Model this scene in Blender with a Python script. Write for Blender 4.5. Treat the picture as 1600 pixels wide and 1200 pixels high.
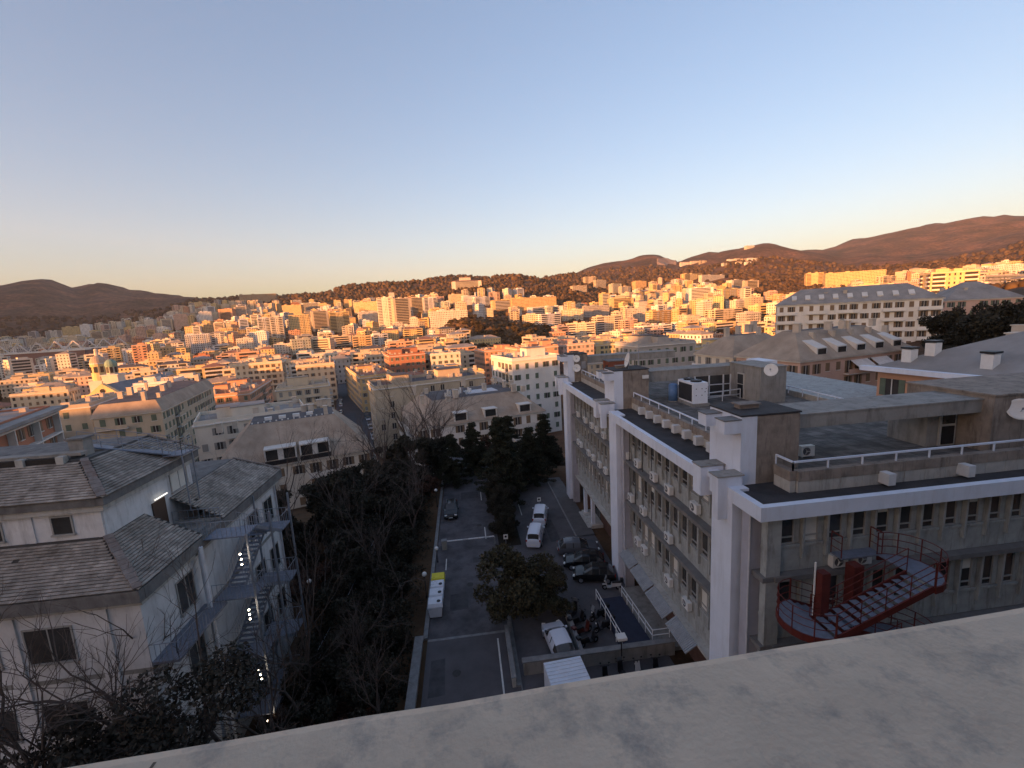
import bpy, math, random
import numpy as np
from mathutils import Vector, Matrix
random.seed(7); RNG = np.random.default_rng(7)
for _o in list(bpy.data.objects): bpy.data.objects.remove(_o)
SC = bpy.context.scene
COL = SC.collection
R_ = math.radians

# ---------------------------------------------------------------- camera
CAMZ = 26.0
FPX = 690.0                                   # focal length in pixels of a 1600 px wide picture
_dn = np.array([244., 4361., 690.]); _dn /= np.linalg.norm(_dn)
_fw = np.array([-80., -105., 690.]); _fw -= _fw.dot(_dn) * _dn; _fw /= np.linalg.norm(_fw)
ROT = np.stack([np.cross(_fw, -_dn), _fw, -_dn])           # world = ROT @ (right, down, forward)
cd = bpy.data.cameras.new('camera'); cam = bpy.data.objects.new('camera', cd); COL.objects.link(cam)
cd.sensor_width = 36.0; cd.lens = 36.0 * FPX / 1600.0; cd.clip_start = 0.02; cd.clip_end = 30000
cam.matrix_world = Matrix(((ROT[0, 0], -ROT[0, 1], -ROT[0, 2], 0), (ROT[1, 0], -ROT[1, 1], -ROT[1, 2], 0),
                           (ROT[2, 0], -ROT[2, 1], -ROT[2, 2], CAMZ), (0, 0, 0, 1)))
SC.camera = cam

# ---------------------------------------------------------------- sky, sun, exposure
SUN_EL, SUN_AZ = 4.6, 226.0                   # degrees; azimuth clockwise from +Y
w = bpy.data.worlds.new('World'); SC.world = w; w.use_nodes = True
nt = w.node_tree; bg = nt.nodes['Background']
sky = nt.nodes.new('ShaderNodeTexSky'); sky.sky_type = 'NISHITA'; sky.sun_disc = False
sky.sun_elevation = R_(SUN_EL); sky.sun_rotation = R_(SUN_AZ)
sky.altitude = 60; sky.air_density = 1.0; sky.dust_density = 1.7; sky.ozone_density = 1.6
wb = nt.nodes.new('ShaderNodeMix'); wb.data_type = 'RGBA'; wb.blend_type = 'MULTIPLY'; wb.inputs['Factor'].default_value = 1.0
wb.inputs[7].default_value = (1.1, 0.95, 1.02, 1)          # the camera's white balance
gm = nt.nodes.new('ShaderNodeGamma'); gm.inputs[1].default_value = 0.78
nt.links.new(sky.outputs[0], gm.inputs[0]); hs = nt.nodes.new('ShaderNodeHueSaturation'); hs.inputs['Saturation'].default_value = 1.2
nt.links.new(gm.outputs[0], hs.inputs['Color']); nt.links.new(hs.outputs[0], wb.inputs[6]); nt.links.new(wb.outputs[2], bg.inputs[0]); bg.inputs[1].default_value = 0.15
sd = bpy.data.lights.new('sun', 'SUN'); sun = bpy.data.objects.new('sun', sd); COL.objects.link(sun)
sd.energy = 4.0; sd.angle = R_(0.5); sd.color = (1.0, 0.385, 0.11)
_sv = Vector((math.sin(R_(SUN_AZ)) * math.cos(R_(SUN_EL)), math.cos(R_(SUN_AZ)) * math.cos(R_(SUN_EL)), math.sin(R_(SUN_EL))))
sun.rotation_euler = (-_sv).to_track_quat('-Z', 'Y').to_euler()
SC.view_settings.view_transform = 'Standard'; SC.view_settings.look = 'None'
SC.view_settings.exposure = 1.72; SC.view_settings.gamma = 1.0; SC.view_settings.use_curve_mapping = False
SC.render.engine = 'CYCLES'
SC.cycles.max_bounces = 5; SC.cycles.diffuse_bounces = 3; SC.cycles.volume_bounces = 0

# ---------------------------------------------------------------- helpers
def ray(px, py): return ROT @ np.array([px - 800., py - 600., FPX])
def atZ(px, py, z): d = ray(px, py); return np.array([0, 0, CAMZ]) + d * ((z - CAMZ) / d[2])
def atY(px, py, y): d = ray(px, py); return np.array([0, 0, CAMZ]) + d * (y / d[1])
def atX(px, py, x): d = ray(px, py); return np.array([0, 0, CAMZ]) + d * (x / d[0])
def atD(px, py, r): d = ray(px, py); return np.array([0, 0, CAMZ]) + d * (r / math.hypot(d[0], d[1]))

MATS = {}
def mat(name, col, rough=0.85, var=0.15, scale=1.5, bump=0.0, bscale=30.0, metal=0.0, stain=0.0, stain_col=(0.03, 0.028, 0.026),
        sscale=0.35, island=0.0, spec=0.3, emit=None, trans=0.0):
    """procedural surface: two octaves of noise tint in world space, optional run-down stains, per-piece tint and fine bump"""
    if name in MATS: return MATS[name]
    m = bpy.data.materials.new(name); m.use_nodes = True; t = m.node_tree; N = t.nodes; L = t.links
    b = N['Principled BSDF']; b.inputs['Roughness'].default_value = rough; b.inputs['Metallic'].default_value = metal
    b.inputs['Specular IOR Level'].default_value = spec
    geo = N.new('ShaderNodeNewGeometry')
    n1 = N.new('ShaderNodeTexNoise'); n1.inputs['Scale'].default_value = scale; n1.inputs['Detail'].default_value = 6; n1.inputs['Roughness'].default_value = 0.65
    L.new(geo.outputs['Position'], n1.inputs['Vector'])
    mr = N.new('ShaderNodeMapRange'); mr.inputs[1].default_value = 0.3; mr.inputs[2].default_value = 0.7
    mr.inputs[3].default_value = 1 - var; mr.inputs[4].default_value = 1 + var
    L.new(n1.outputs['Fac'], mr.inputs[0])
    fac = mr.outputs[0]
    if island:
        oi = N.new('ShaderNodeObjectInfo'); ad = N.new('ShaderNodeMath'); ad.operation = 'ADD'; fr = N.new('ShaderNodeMath'); fr.operation = 'FRACT'
        L.new(oi.outputs['Random'], ad.inputs[0]); L.new(geo.outputs['Random Per Island'], ad.inputs[1]); L.new(ad.outputs[0], fr.inputs[0])
        m2 = N.new('ShaderNodeMapRange'); m2.inputs[3].default_value = 1 - island; m2.inputs[4].default_value = 1 + island
        L.new(fr.outputs[0], m2.inputs[0]); mu = N.new('ShaderNodeMath'); mu.operation = 'MULTIPLY'
        L.new(fac, mu.inputs[0]); L.new(m2.outputs[0], mu.inputs[1]); fac = mu.outputs[0]
    vm = N.new('ShaderNodeVectorMath'); vm.operation = 'SCALE'; vm.inputs[0].default_value = col
    L.new(fac, vm.inputs['Scale']); out = vm.outputs[0]
    if stain:
        mp = N.new('ShaderNodeMapping'); mp.inputs['Scale'].default_value = (1, 1, 0.18); L.new(geo.outputs['Position'], mp.inputs['Vector'])
        n2 = N.new('ShaderNodeTexNoise'); n2.inputs['Scale'].default_value = sscale * 3; n2.inputs['Detail'].default_value = 7; n2.inputs['Roughness'].default_value = 0.7
        L.new(mp.outputs[0], n2.inputs['Vector'])
        r2 = N.new('ShaderNodeMapRange'); r2.inputs[1].default_value = 0.5; r2.inputs[2].default_value = 0.72; r2.inputs[4].default_value = stain
        L.new(n2.outputs['Fac'], r2.inputs[0])
        mx = N.new('ShaderNodeMix'); mx.data_type = 'RGBA'; L.new(r2.outputs[0], mx.inputs['Factor'])
        L.new(out, mx.inputs[6]); mx.inputs[7].default_value = (*stain_col, 1); out = mx.outputs[2]
    L.new(out, b.inputs['Base Color'])
    if bump:
        n3 = N.new('ShaderNodeTexNoise'); n3.inputs['Scale'].default_value = bscale; n3.inputs['Detail'].default_value = 5
        L.new(geo.outputs['Position'], n3.inputs['Vector'])
        bp = N.new('ShaderNodeBump'); bp.inputs['Strength'].default_value = bump; bp.inputs['Distance'].default_value = 0.05
        L.new(n3.outputs['Fac'], bp.inputs['Height']); L.new(bp.outputs[0], b.inputs['Normal'])
    if emit:
        b.inputs['Emission Color'].default_value = (*emit[:3], 1); b.inputs['Emission Strength'].default_value = emit[3]
    if trans: b.inputs['Transmission Weight'].default_value = trans
    MATS[name] = m
    return m

def tag(o, label=None, cat=None, group=None, kind=None):
    if label: o['label'] = label
    if cat: o['category'] = cat
    if group: o['group'] = group
    if kind: o['kind'] = kind
    return o

def thing(name, loc, label, cat, group=None, rz=0.0):
    o = bpy.data.objects.new(name, None); COL.objects.link(o); o.empty_display_size = 0.2
    o.location = loc; o.rotation_euler = (0, 0, rz)
    return tag(o, label, cat, group)

def copy_tree(o, parent=None):
    c = o.copy(); COL.objects.link(c); c.parent = parent
    for ch in o.children: copy_tree(ch, c)
    return c

BOXF = ((0, 3, 2, 1), (4, 5, 6, 7), (0, 1, 5, 4), (1, 2, 6, 5), (2, 3, 7, 6), (3, 0, 4, 7))
class MB:
    def __init__(s): s.v = []; s.f = []; s.m = []
    def add(s, vs, fs, mi=0):
        b = len(s.v); s.v.extend([tuple(map(float, p)) for p in vs])
        for f in fs: s.f.append(tuple(b + i for i in f)); s.m.append(mi)
        return s
    def poly(s, pts, mi=0): return s.add(pts, [tuple(range(len(pts)))], mi)
    def box(s, x0, x1, y0, y1, z0, z1, mi=0):
        return s.add([(x0, y0, z0), (x1, y0, z0), (x1, y1, z0), (x0, y1, z0), (x0, y0, z1), (x1, y0, z1), (x1, y1, z1), (x0, y1, z1)], BOXF, mi)
    def obox(s, c, hx, hy, hz, rz=0.0, mi=0):
        ca, sa = math.cos(rz), math.sin(rz); vs = []
        for dz in (-hz, hz):
            for dx, dy in ((-hx, -hy), (hx, -hy), (hx, hy), (-hx, hy)):
                vs.append((c[0] + dx * ca - dy * sa, c[1] + dx * sa + dy * ca, c[2] + dz))
        return s.add(vs, BOXF, mi)
    def beam(s, p0, p1, w, h, mi=0, up=(0, 0, 1)):
        p0, p1 = Vector(p0), Vector(p1); d = (p1 - p0).normalized(); u = Vector(up)
        sd_ = d.cross(u)
        if sd_.length < 1e-4: sd_ = d.cross(Vector((1, 0, 0)))
        sd_.normalize(); u = sd_.cross(d); vs = []
        for p in (p0, p1):
            for a, b in ((-1, -1), (1, -1), (1, 1), (-1, 1)): vs.append(p + sd_ * a * w / 2 + u * b * h / 2)
        return s.add(vs, BOXF, mi)
    def tube(s, p0, p1, r0, r1=None, n=6, mi=0, cap=True):
        r1 = r0 if r1 is None else r1; p0, p1 = Vector(p0), Vector(p1); d = p1 - p0
        if d.length < 1e-6: return s
        d.normalize(); a = d.cross(Vector((0, 0, 1)))
        if a.length < 1e-3: a = d.cross(Vector((1, 0, 0)))
        a.normalize(); b = d.cross(a); vs = []
        for p, r in ((p0, r0), (p1, r1)):
            for k in range(n):
                t = 2 * math.pi * k / n; vs.append(p + a * math.cos(t) * r + b * math.sin(t) * r)
        fs = [(k, (k + 1) % n, n + (k + 1) % n, n + k) for k in range(n)]
        if cap: fs += [tuple(range(n))[::-1], tuple(range(n, 2 * n))]
        return s.add(vs, fs, mi)
    def path(s, pts, r, n=5, mi=0):
        for a, b in zip(pts[:-1], pts[1:]): s.tube(a, b, r, r, n, mi)
        return s
    def prism(s, poly, z0, z1, mi=0):
        n = len(poly); vs = [(x, y, z0) for x, y in poly] + [(x, y, z1) for x, y in poly]
        fs = [tuple(range(n))[::-1], tuple(range(n, 2 * n))] + [(k, (k + 1) % n, n + (k + 1) % n, n + k) for k in range(n)]
        return s.add(vs, fs, mi)
    def sphere(s, c, r, nu=10, nv=6, mi=0, sz=1.0):
        vs = [(c[0], c[1], c[2] - r * sz)]; fs = []
        for j in range(1, nv):
            ph = -math.pi / 2 + math.pi * j / nv
            for i in range(nu):
                th = 2 * math.pi * i / nu; vs.append((c[0] + r * math.cos(ph) * math.cos(th), c[1] + r * math.cos(ph) * math.sin(th), c[2] + r * sz * math.sin(ph)))
        vs.append((c[0], c[1], c[2] + r * sz)); top = len(vs) - 1
        for i in range(nu): fs.append((0, 1 + (i + 1) % nu, 1 + i)); fs.append((top, top - nu + i, top - nu + (i + 1) % nu))
        for j in range(nv - 2):
            for i in range(nu): a = 1 + j * nu; fs.append((a + i, a + (i + 1) % nu, a + nu + (i + 1) % nu, a + nu + i))
        return s.add(vs, fs, mi)
    def build(s, name, mats, parent=None, org=None, smooth=False, loc=None):
        if not s.v: return None
        me = bpy.data.meshes.new(name); o0 = (0, 0, 0)
        if org is not None: o0 = org
        elif parent is not None:
            p = parent; o0 = [0, 0, 0]
            while p is not None: o0 = [o0[i] + p.location[i] for i in range(3)]; p = p.parent
        me.from_pydata([(a - o0[0], b - o0[1], c - o0[2]) for a, b, c in s.v], [], s.f)
        if not isinstance(mats, (list, tuple)): mats = [mats]
        for m in mats: me.materials.append(m)
        if len(mats) > 1: me.polygons.foreach_set('material_index', s.m)
        if smooth: me.polygons.foreach_set('use_smooth', [True] * len(s.f))
        me.update()
        o = bpy.data.objects.new(name, me); COL.objects.link(o); o.parent = parent
        if loc is not None: o.location = loc
        return o

def piece(name, me, parent, loc, rot=(0, 0, 0), scale=None):
    o = bpy.data.objects.new(name, me); COL.objects.link(o); o.parent = parent; o.location = loc; o.rotation_euler = rot
    if scale: o.scale = scale
    return o

# ---------------------------------------------------------------- materials
WHITE = mat('white_paint', (0.66, 0.71, 0.8), 0.75, 0.07, 0.5, stain=0.3, stain_col=(0.33, 0.33, 0.34), sscale=0.45, bump=0.08)
WALLW = mat('white_render', (0.6, 0.6, 0.6), 0.85, 0.12, 0.9, stain=0.5, stain_col=(0.2, 0.19, 0.18), sscale=0.8, bump=0.15)
CONC = mat('concrete', (0.27, 0.26, 0.24), 0.9, 0.2, 0.8, bump=0.25, stain=0.7, stain_col=(0.09, 0.08, 0.07), sscale=0.7)
CONC_L = mat('pale_concrete', (0.42, 0.41, 0.38), 0.9, 0.18, 0.9, bump=0.25, stain=0.6, stain_col=(0.13, 0.12, 0.1), sscale=0.9)
CONC_B = mat('brown_concrete', (0.26, 0.22, 0.185), 0.92, 0.28, 1.1, bump=0.3, stain=0.8, stain_col=(0.07, 0.055, 0.045), sscale=0.9)
LEDGE = mat('ledge_concrete', (0.17, 0.165, 0.16), 0.9, 0.2, 1.5, bump=0.2)
PANEL = mat('facade_panel', (0.33, 0.345, 0.335), 0.8, 0.2, 1.2, stain=0.85, stain_col=(0.16, 0.15, 0.13), sscale=1.0)
BITUMEN = mat('bitumen', (0.045, 0.043, 0.045), 0.85, 0.35, 0.9, bump=0.3)
TERR = mat('terrace_paving', (0.135, 0.125, 0.115), 0.92, 0.4, 0.7, bump=0.4, bscale=14, stain=0.6, stain_col=(0.05, 0.045, 0.04), island=0.25)
GLASS = mat('window_glass', (0.045, 0.045, 0.045), 0.1, 0.4, 0.5, spec=0.7)
GLASS_C = mat('far_window_glass', (0.045, 0.04, 0.038), 0.3, 0.4, 0.4, spec=0.25)
BLIND = mat('lowered_blind', (0.62, 0.6, 0.54), 0.8, 0.06, 2.0)
FRAME = mat('window_frame', (0.33, 0.32, 0.3), 0.6, 0.1, 2.0)
REDST = mat('red_steel', (0.11, 0.021, 0.016), 0.5, 0.2, 3.0, stain=0.3, stain_col=(0.05, 0.02, 0.015))
GREYST = mat('galvanised_steel', (0.3, 0.32, 0.36), 0.45, 0.15, 3.0, metal=0.5)
GRATE = mat('steel_grating', (0.19, 0.21, 0.26), 0.55, 0.2, 5.0, metal=0.3)
ASPH = mat('asphalt', (0.095, 0.09, 0.096), 0.9, 0.4, 0.5, bump=0.4, bscale=60, stain=0.7, stain_col=(0.026, 0.026, 0.03), sscale=0.2)
LINE = mat('road_paint', (0.55, 0.55, 0.52), 0.8, 0.2, 4.0)
KERB = mat('kerb_stone', (0.2, 0.2, 0.2), 0.9, 0.25, 2.0, bump=0.3)
SOIL = mat('soil_and_litter', (0.022, 0.018, 0.013), 0.95, 0.4, 0.8, bump=0.4)
SLATE = mat('slate_tile', (0.3, 0.265, 0.228), 0.8, 0.38, 0.7, island=0.2, stain=0.7, stain_col=(0.08, 0.058, 0.045), sscale=0.4)
HIP = mat('hip_mortar', (0.22, 0.185, 0.165), 0.9, 0.3, 2.0, bump=0.3, stain=0.6, stain_col=(0.12, 0.06, 0.04))
GUTTER = mat('dark_gutter_concrete', (0.165, 0.16, 0.155), 0.9, 0.3, 1.6, bump=0.3, stain=0.6, stain_col=(0.03, 0.03, 0.03))
SILLM = mat('sill_stone', (0.68, 0.545, 0.415), 0.8, 0.1, 11.0, bump=0.12, bscale=160, stain=0.8, stain_col=(0.27, 0.25, 0.235), sscale=7.0)
ACW = mat('ac_casing', (0.68, 0.68, 0.66), 0.5, 0.06, 3.0)
DARK = mat('dark_plastic', (0.02, 0.02, 0.022), 0.5, 0.2, 5.0)
RUBBER = mat('rubber', (0.012, 0.012, 0.012), 0.8, 0.2, 5.0)
BARK = mat('bark', (0.055, 0.042, 0.034), 0.95, 0.3, 3.0)
TWIG = mat('twig_bark', (0.09, 0.07, 0.06), 0.95, 0.3, 3.0)
# ---------------------------------------------------------------- terrain (one height function, one sheet to the horizon)
# profile anchors: azimuth (deg from +Y) -> [(ground distance, height)]
def _col(px, lst):
    out = []
    for d, kind, v in lst:
        if kind == 'z': out.append((d, v))
        else: out.append((d, atD(px, v, d)[2]))
    r0 = ray(px, 500); return math.degrees(math.atan2(r0[0], r0[1])), out
COLS = [
    _col(0,    [(60, 'z', -3), (110, 'z', -12), (200, 'z', -18), (400, 'z', -22), (1200, 'z', -25), (1800, 'y', 540), (2300, 'y', 520), (2900, 'y', 478), (3600, 'y', 444), (6000, 'y', 470)]),
    _col(75,   [(60, 'z', -3), (110, 'z', -12), (200, 'z', -18), (400, 'z', -22), (1200, 'z', -25), (1800, 'y', 538), (2300, 'y', 515), (2900, 'y', 474), (3700, 'y', 434), (6000, 'y', 470)]),
    _col(130,  [(60, 'z', -3), (110, 'z', -12), (200, 'z', -18), (400, 'z', -22), (1200, 'z', -25), (1800, 'y', 530), (2300, 'y', 512), (2900, 'y', 480), (3700, 'y', 447), (6000, 'y', 480)]),
    _col(160,  [(60, 'z', -3), (110, 'z', -12), (200, 'z', -18), (400, 'z', -22), (1200, 'z', -24), (1700, 'y', 528), (2200, 'y', 510), (2900, 'y', 478), (3700, 'y', 437), (6000, 'y', 480)]),
    _col(235,  [(60, 'z', -3), (110, 'z', -12), (200, 'z', -17), (400, 'z', -21), (1100, 'z', -18), (1500, 'y', 520), (2100, 'y', 500), (2900, 'y', 475), (3700, 'y', 452), (6000, 'y', 490)]),
    _col(310,  [(60, 'z', -3), (110, 'z', -12), (200, 'z', -17), (400, 'z', -20), (900, 'z', -18), (1300, 'y', 520), (1900, 'y', 479), (2100, 'y', 473), (3000, 'y', 468), (3700, 'y', 470), (6000, 'y', 500)]),
    _col(400,  [(60, 'z', -3), (110, 'z', -12), (200, 'z', -16), (400, 'z', -18), (700, 'z', -15), (1000, 'y', 533), (1500, 'y', 495), (1950, 'y', 467), (2100, 'y', 463), (2800, 'y', 480), (6000, 'y', 500)]),
    _col(500,  [(60, 'z', -3), (110, 'z', -12), (200, 'z', -15), (400, 'z', -17), (700, 'z', -14), (1000, 'y', 528), (1400, 'y', 492), (1800, 'y', 464), (2050, 'y', 455), (2800, 'y', 480), (6000, 'y', 500)]),
    _col(570,  [(60, 'z', -1), (110, 'z', -12), (200, 'z', -15), (400, 'z', -16), (700, 'z', -14), (950, 'y', 525), (1300, 'y', 492), (1700, 'y', 462), (2050, 'y', 440), (2800, 'y', 470), (6000, 'y', 500)]),
    _col(650,  [(60, 'z', 0), (110, 'z', -12), (200, 'z', -15), (400, 'z', -16), (650, 'z', -12), (900, 'y', 517), (1200, 'y', 485), (1500, 'y', 462), (2050, 'y', 443), (2800, 'y', 455), (6000, 'y', 500)]),
    _col(730,  [(60, 'z', 0), (110, 'z', -12), (200, 'z', -15), (350, 'z', -17), (480, 'y', 548), (640, 'y', 505), (760, 'y', 506), (1000, 'y', 490), (1300, 'y', 450), (1600, 'y', 452), (2100, 'y', 434), (2800, 'y', 440), (6000, 'y', 480)]),
    _col(800,  [(60, 'z', 0), (110, 'z', -12), (200, 'z', -15), (350, 'z', -17), (480, 'y', 550), (640, 'y', 512), (760, 'y', 514), (1000, 'y', 488), (1300, 'y', 452), (1600, 'y', 433), (2300, 'y', 445), (6000, 'y', 480)]),
    _col(880,  [(60, 'z', 0), (110, 'z', -11), (200, 'z', -15), (400, 'z', -18), (600, 'y', 540), (900, 'y', 495), (1200, 'y', 470), (1450, 'y', 447), (1800, 'y', 450), (2600, 'y', 428), (6000, 'y', 470)]),
    _col(950,  [(60, 'z', 0), (110, 'z', -10), (200, 'z', -14), (400, 'z', -18), (600, 'y', 535), (900, 'y', 500), (1150, 'y', 474), (1450, 'y', 463), (2000, 'y', 440), (2900, 'y', 414), (6000, 'y', 440)]),
    _col(1020, [(60, 'z', 0), (110, 'z', -9), (200, 'z', -13), (400, 'z', -18), (600, 'y', 532), (900, 'y', 500), (1300, 'y', 465), (1900, 'y', 442), (2500, 'y', 420), (3000, 'y', 395), (6000, 'y', 440)]),
    _col(1062, [(60, 'z', 0), (110, 'z', -8), (200, 'z', -12), (400, 'z', -17), (600, 'y', 528), (900, 'y', 492), (1300, 'y', 465), (1900, 'y', 440), (2500, 'y', 420), (3000, 'y', 407), (6000, 'y', 440)]),
    _col(1110, [(60, 'z', 0), (110, 'z', -7), (200, 'z', -11), (400, 'z', -16), (600, 'y', 525), (900, 'y', 485), (1300, 'y', 458), (1900, 'y', 432), (2500, 'y', 412), (3000, 'y', 396), (6000, 'y', 430)]),
    _col(1180, [(60, 'z', 0), (110, 'z', -5), (200, 'z', -9), (400, 'z', -14), (600, 'y', 515), (900, 'y', 475), (1300, 'y', 450), (1900, 'y', 428), (2500, 'y', 405), (3000, 'y', 384), (6000, 'y', 420)]),
    _col(1255, [(60, 'z', 0), (110, 'z', -2), (200, 'z', -2), (400, 'z', -12), (600, 'y', 490), (900, 'y', 470), (1300, 'y', 450), (1900, 'y', 430), (2700, 'y', 402), (3300, 'y', 398), (5500, 'y', 398), (8000, 'y', 420)]),
    _col(1340, [(60, 'z', 2), (110, 'z', 4), (200, 'z', 6), (400, 'z', 0), (600, 'y', 475), (900, 'y', 460), (1300, 'y', 443), (1900, 'y', 430), (2700, 'y', 412), (3700, 'y', 398), (5500, 'y', 374), (8000, 'y', 420)]),
    _col(1440, [(60, 'z', 3), (110, 'z', 6), (200, 'z', 12), (400, 'z', 12), (600, 'y', 470), (900, 'y', 452), (1300, 'y', 437), (1900, 'y', 425), (2700, 'y', 410), (3700, 'y', 390), (5500, 'y', 350), (8000, 'y', 400)]),
    _col(1520, [(60, 'z', 3), (110, 'z', 8), (200, 'z', 16), (400, 'z', 22), (600, 'y', 462), (900, 'y', 448), (1300, 'y', 430), (1900, 'y', 418), (2700, 'y', 400), (3700, 'y', 380), (5500, 'y', 340), (8000, 'y', 400)]),
    _col(1600, [(60, 'z', 3), (110, 'z', 10), (200, 'z', 20), (400, 'z', 26), (600, 'y', 455), (900, 'y', 440), (1300, 'y', 423), (1900, 'y', 412), (2700, 'y', 376), (3700, 'y', 368), (5500, 'y', 336), (8000, 'y', 400)]),
]
COLS += [(75, [(60, 3), (110, 10), (200, 24), (400, 50), (900, 110), (2000, 230), (4000, 420), (6000, 500)]),
         (100, [(60, 4), (120, 20), (250, 50), (500, 80), (1200, 140), (3000, 260), (6000, 300)]),
         (140, [(60, 6), (120, 34), (250, 64), (500, 80), (1200, 120), (3000, 160), (6000, 160)]),
         (180, [(60, 8), (120, 34), (260, 62), (360, 66), (600, 50), (1200, 20), (3000, -40), (6000, -60)]),  # unseen ridge behind the camera, heights set so its shadow covers the foreground
         (225, [(60, 8), (120, 38), (200, 68), (260, 77), (380, 55), (800, -20), (3000, -60), (6000, -60)]),
         (235, [(60, 7), (120, 34), (200, 62), (260, 70), (380, 50), (800, -20), (3000, -60), (6000, -60)]),
         (243, [(60, 5), (120, 24), (200, 38), (265, 40), (400, 15), (800, -30), (3000, -60), (6000, -60)]),
         (255, [(60, 2), (120, 12), (200, 24), (290, 31), (420, 12), (800, -40), (3000, -60), (6000, -60)]),
         (270, [(60, 0), (120, 2), (250, 18), (360, 24), (600, 8), (1200, 0), (2000, 60), (3000, 150), (6000, 200)]),
         (278, [(60, -1), (120, -2), (250, 8), (414, 20), (700, 22), (1100, 60), (1500, 120), (2200, 240), (3000, 380), (6000, 450)]),  # unseen hills left of view, raised to shade the left valley and mountain
         (292, [(60, -2), (120, -8), (250, -6), (400, 6), (760, 18), (1100, 60), (1500, 145), (2200, 340), (3000, 580), (4000, 680), (6000, 600)]),
         (307, [(60, -3), (110, -12), (200, -18), (400, -22), (1200, -22), (1700, 30), (2300, 180), (3000, 480), (3600, 560), (6000, 560)])]
_azs = np.array([c[0] for c in COLS]); _o = np.argsort(_azs % 360); COLS = [COLS[i] for i in _o]; _azs = np.array([c[0] % 360 for c in COLS])
_LD = np.linspace(math.log(20), math.log(9000), 260)
_TAB = np.stack([np.interp(_LD, [math.log(d) for d, _ in c[1]], [z for _, z in c[1]]) for c in COLS])
_ker = np.hanning(13); _ker /= _ker.sum()
_pad = np.pad(_TAB, ((0, 0), (6, 6)), mode='edge'); _TAB = np.stack([np.convolve(r, _ker, 'valid') for r in _pad])
_az_e = np.concatenate([[_azs[-1] - 360], _azs, [_azs[0] + 360]]); _TAB_E = np.concatenate([_TAB[-1:], _TAB, _TAB[:1]])
_grid = np.random.default_rng(3).random((64, 64)) * 2 - 1
def vnoise(x, y):
    xi, yi = np.floor(x).astype(int), np.floor(y).astype(int); fx, fy = x - xi, y - yi
    fx = fx * fx * (3 - 2 * fx); fy = fy * fy * (3 - 2 * fy); g = lambda a, b: _grid[a % 64, b % 64]
    return (g(xi, yi) * (1 - fx) + g(xi + 1, yi) * fx) * (1 - fy) + (g(xi, yi + 1) * (1 - fx) + g(xi + 1, yi + 1) * fx) * fy
def sstep(a, b, x): t = np.clip((x - a) / (b - a), 0, 1); return t * t * (3 - 2 * t)
def height(x, y):
    x = np.asarray(x, float); y = np.asarray(y, float); r = np.hypot(x, y) + 1e-6
    az = np.degrees(np.arctan2(x, y)) % 360
    k = np.clip(np.searchsorted(_az_e, az) - 1, 0, len(_az_e) - 2); t = (az - _az_e[k]) / (_az_e[k + 1] - _az_e[k]); t = t * t * (3 - 2 * t)
    u = np.clip((np.log(np.maximum(r, 20.5)) - _LD[0]) / (_LD[1] - _LD[0]), 0, len(_LD) - 1.001); j = u.astype(int); fj = u - j
    row = lambda q: _TAB_E[q, j] * (1 - fj) + _TAB_E[q, j + 1] * fj
    z = row(k) * (1 - t) + row(k + 1) * t
    amp = np.clip((r - 250) / 1500, 0, 1)
    z = z + amp * (14 * vnoise(x / 260 + 7, y / 260) + 6 * vnoise(x / 90, y / 90 + 3)) * np.clip((r - 300) / 1500, 0.15, 1)
    rg_ = np.clip((r - 1500) / 1500, 0, 1); z = z + rg_ * (22 * (1 - 2 * np.abs(vnoise(x / 330 + 1.7, y / 330 + 9))) + 9 * (1 - 2 * np.abs(vnoise(x / 120 + 4, y / 120)))) * .8
    near = -0.06 - 3.2 * sstep(6.3, 11.0, -x)
    b = sstep(64, 96, r)
    return near * (1 - b) + z * b
def ground(x, y): return float(height(np.array([x]), np.array([y]))[0])
def hit(px, py, d0=90.0, d1=7000.0):
    """distance at which the view line through a pixel meets the ground"""
    ds = np.exp(np.linspace(math.log(d0), math.log(d1), 700)); d = ray(px, py); h = math.hypot(d[0], d[1])
    zs = CAMZ + d[2] / h * ds; gz = height(d[0] / h * ds, d[1] / h * ds); k = np.nonzero(gz >= zs)[0]
    return float(ds[k[0]]) if len(k) else None

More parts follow.
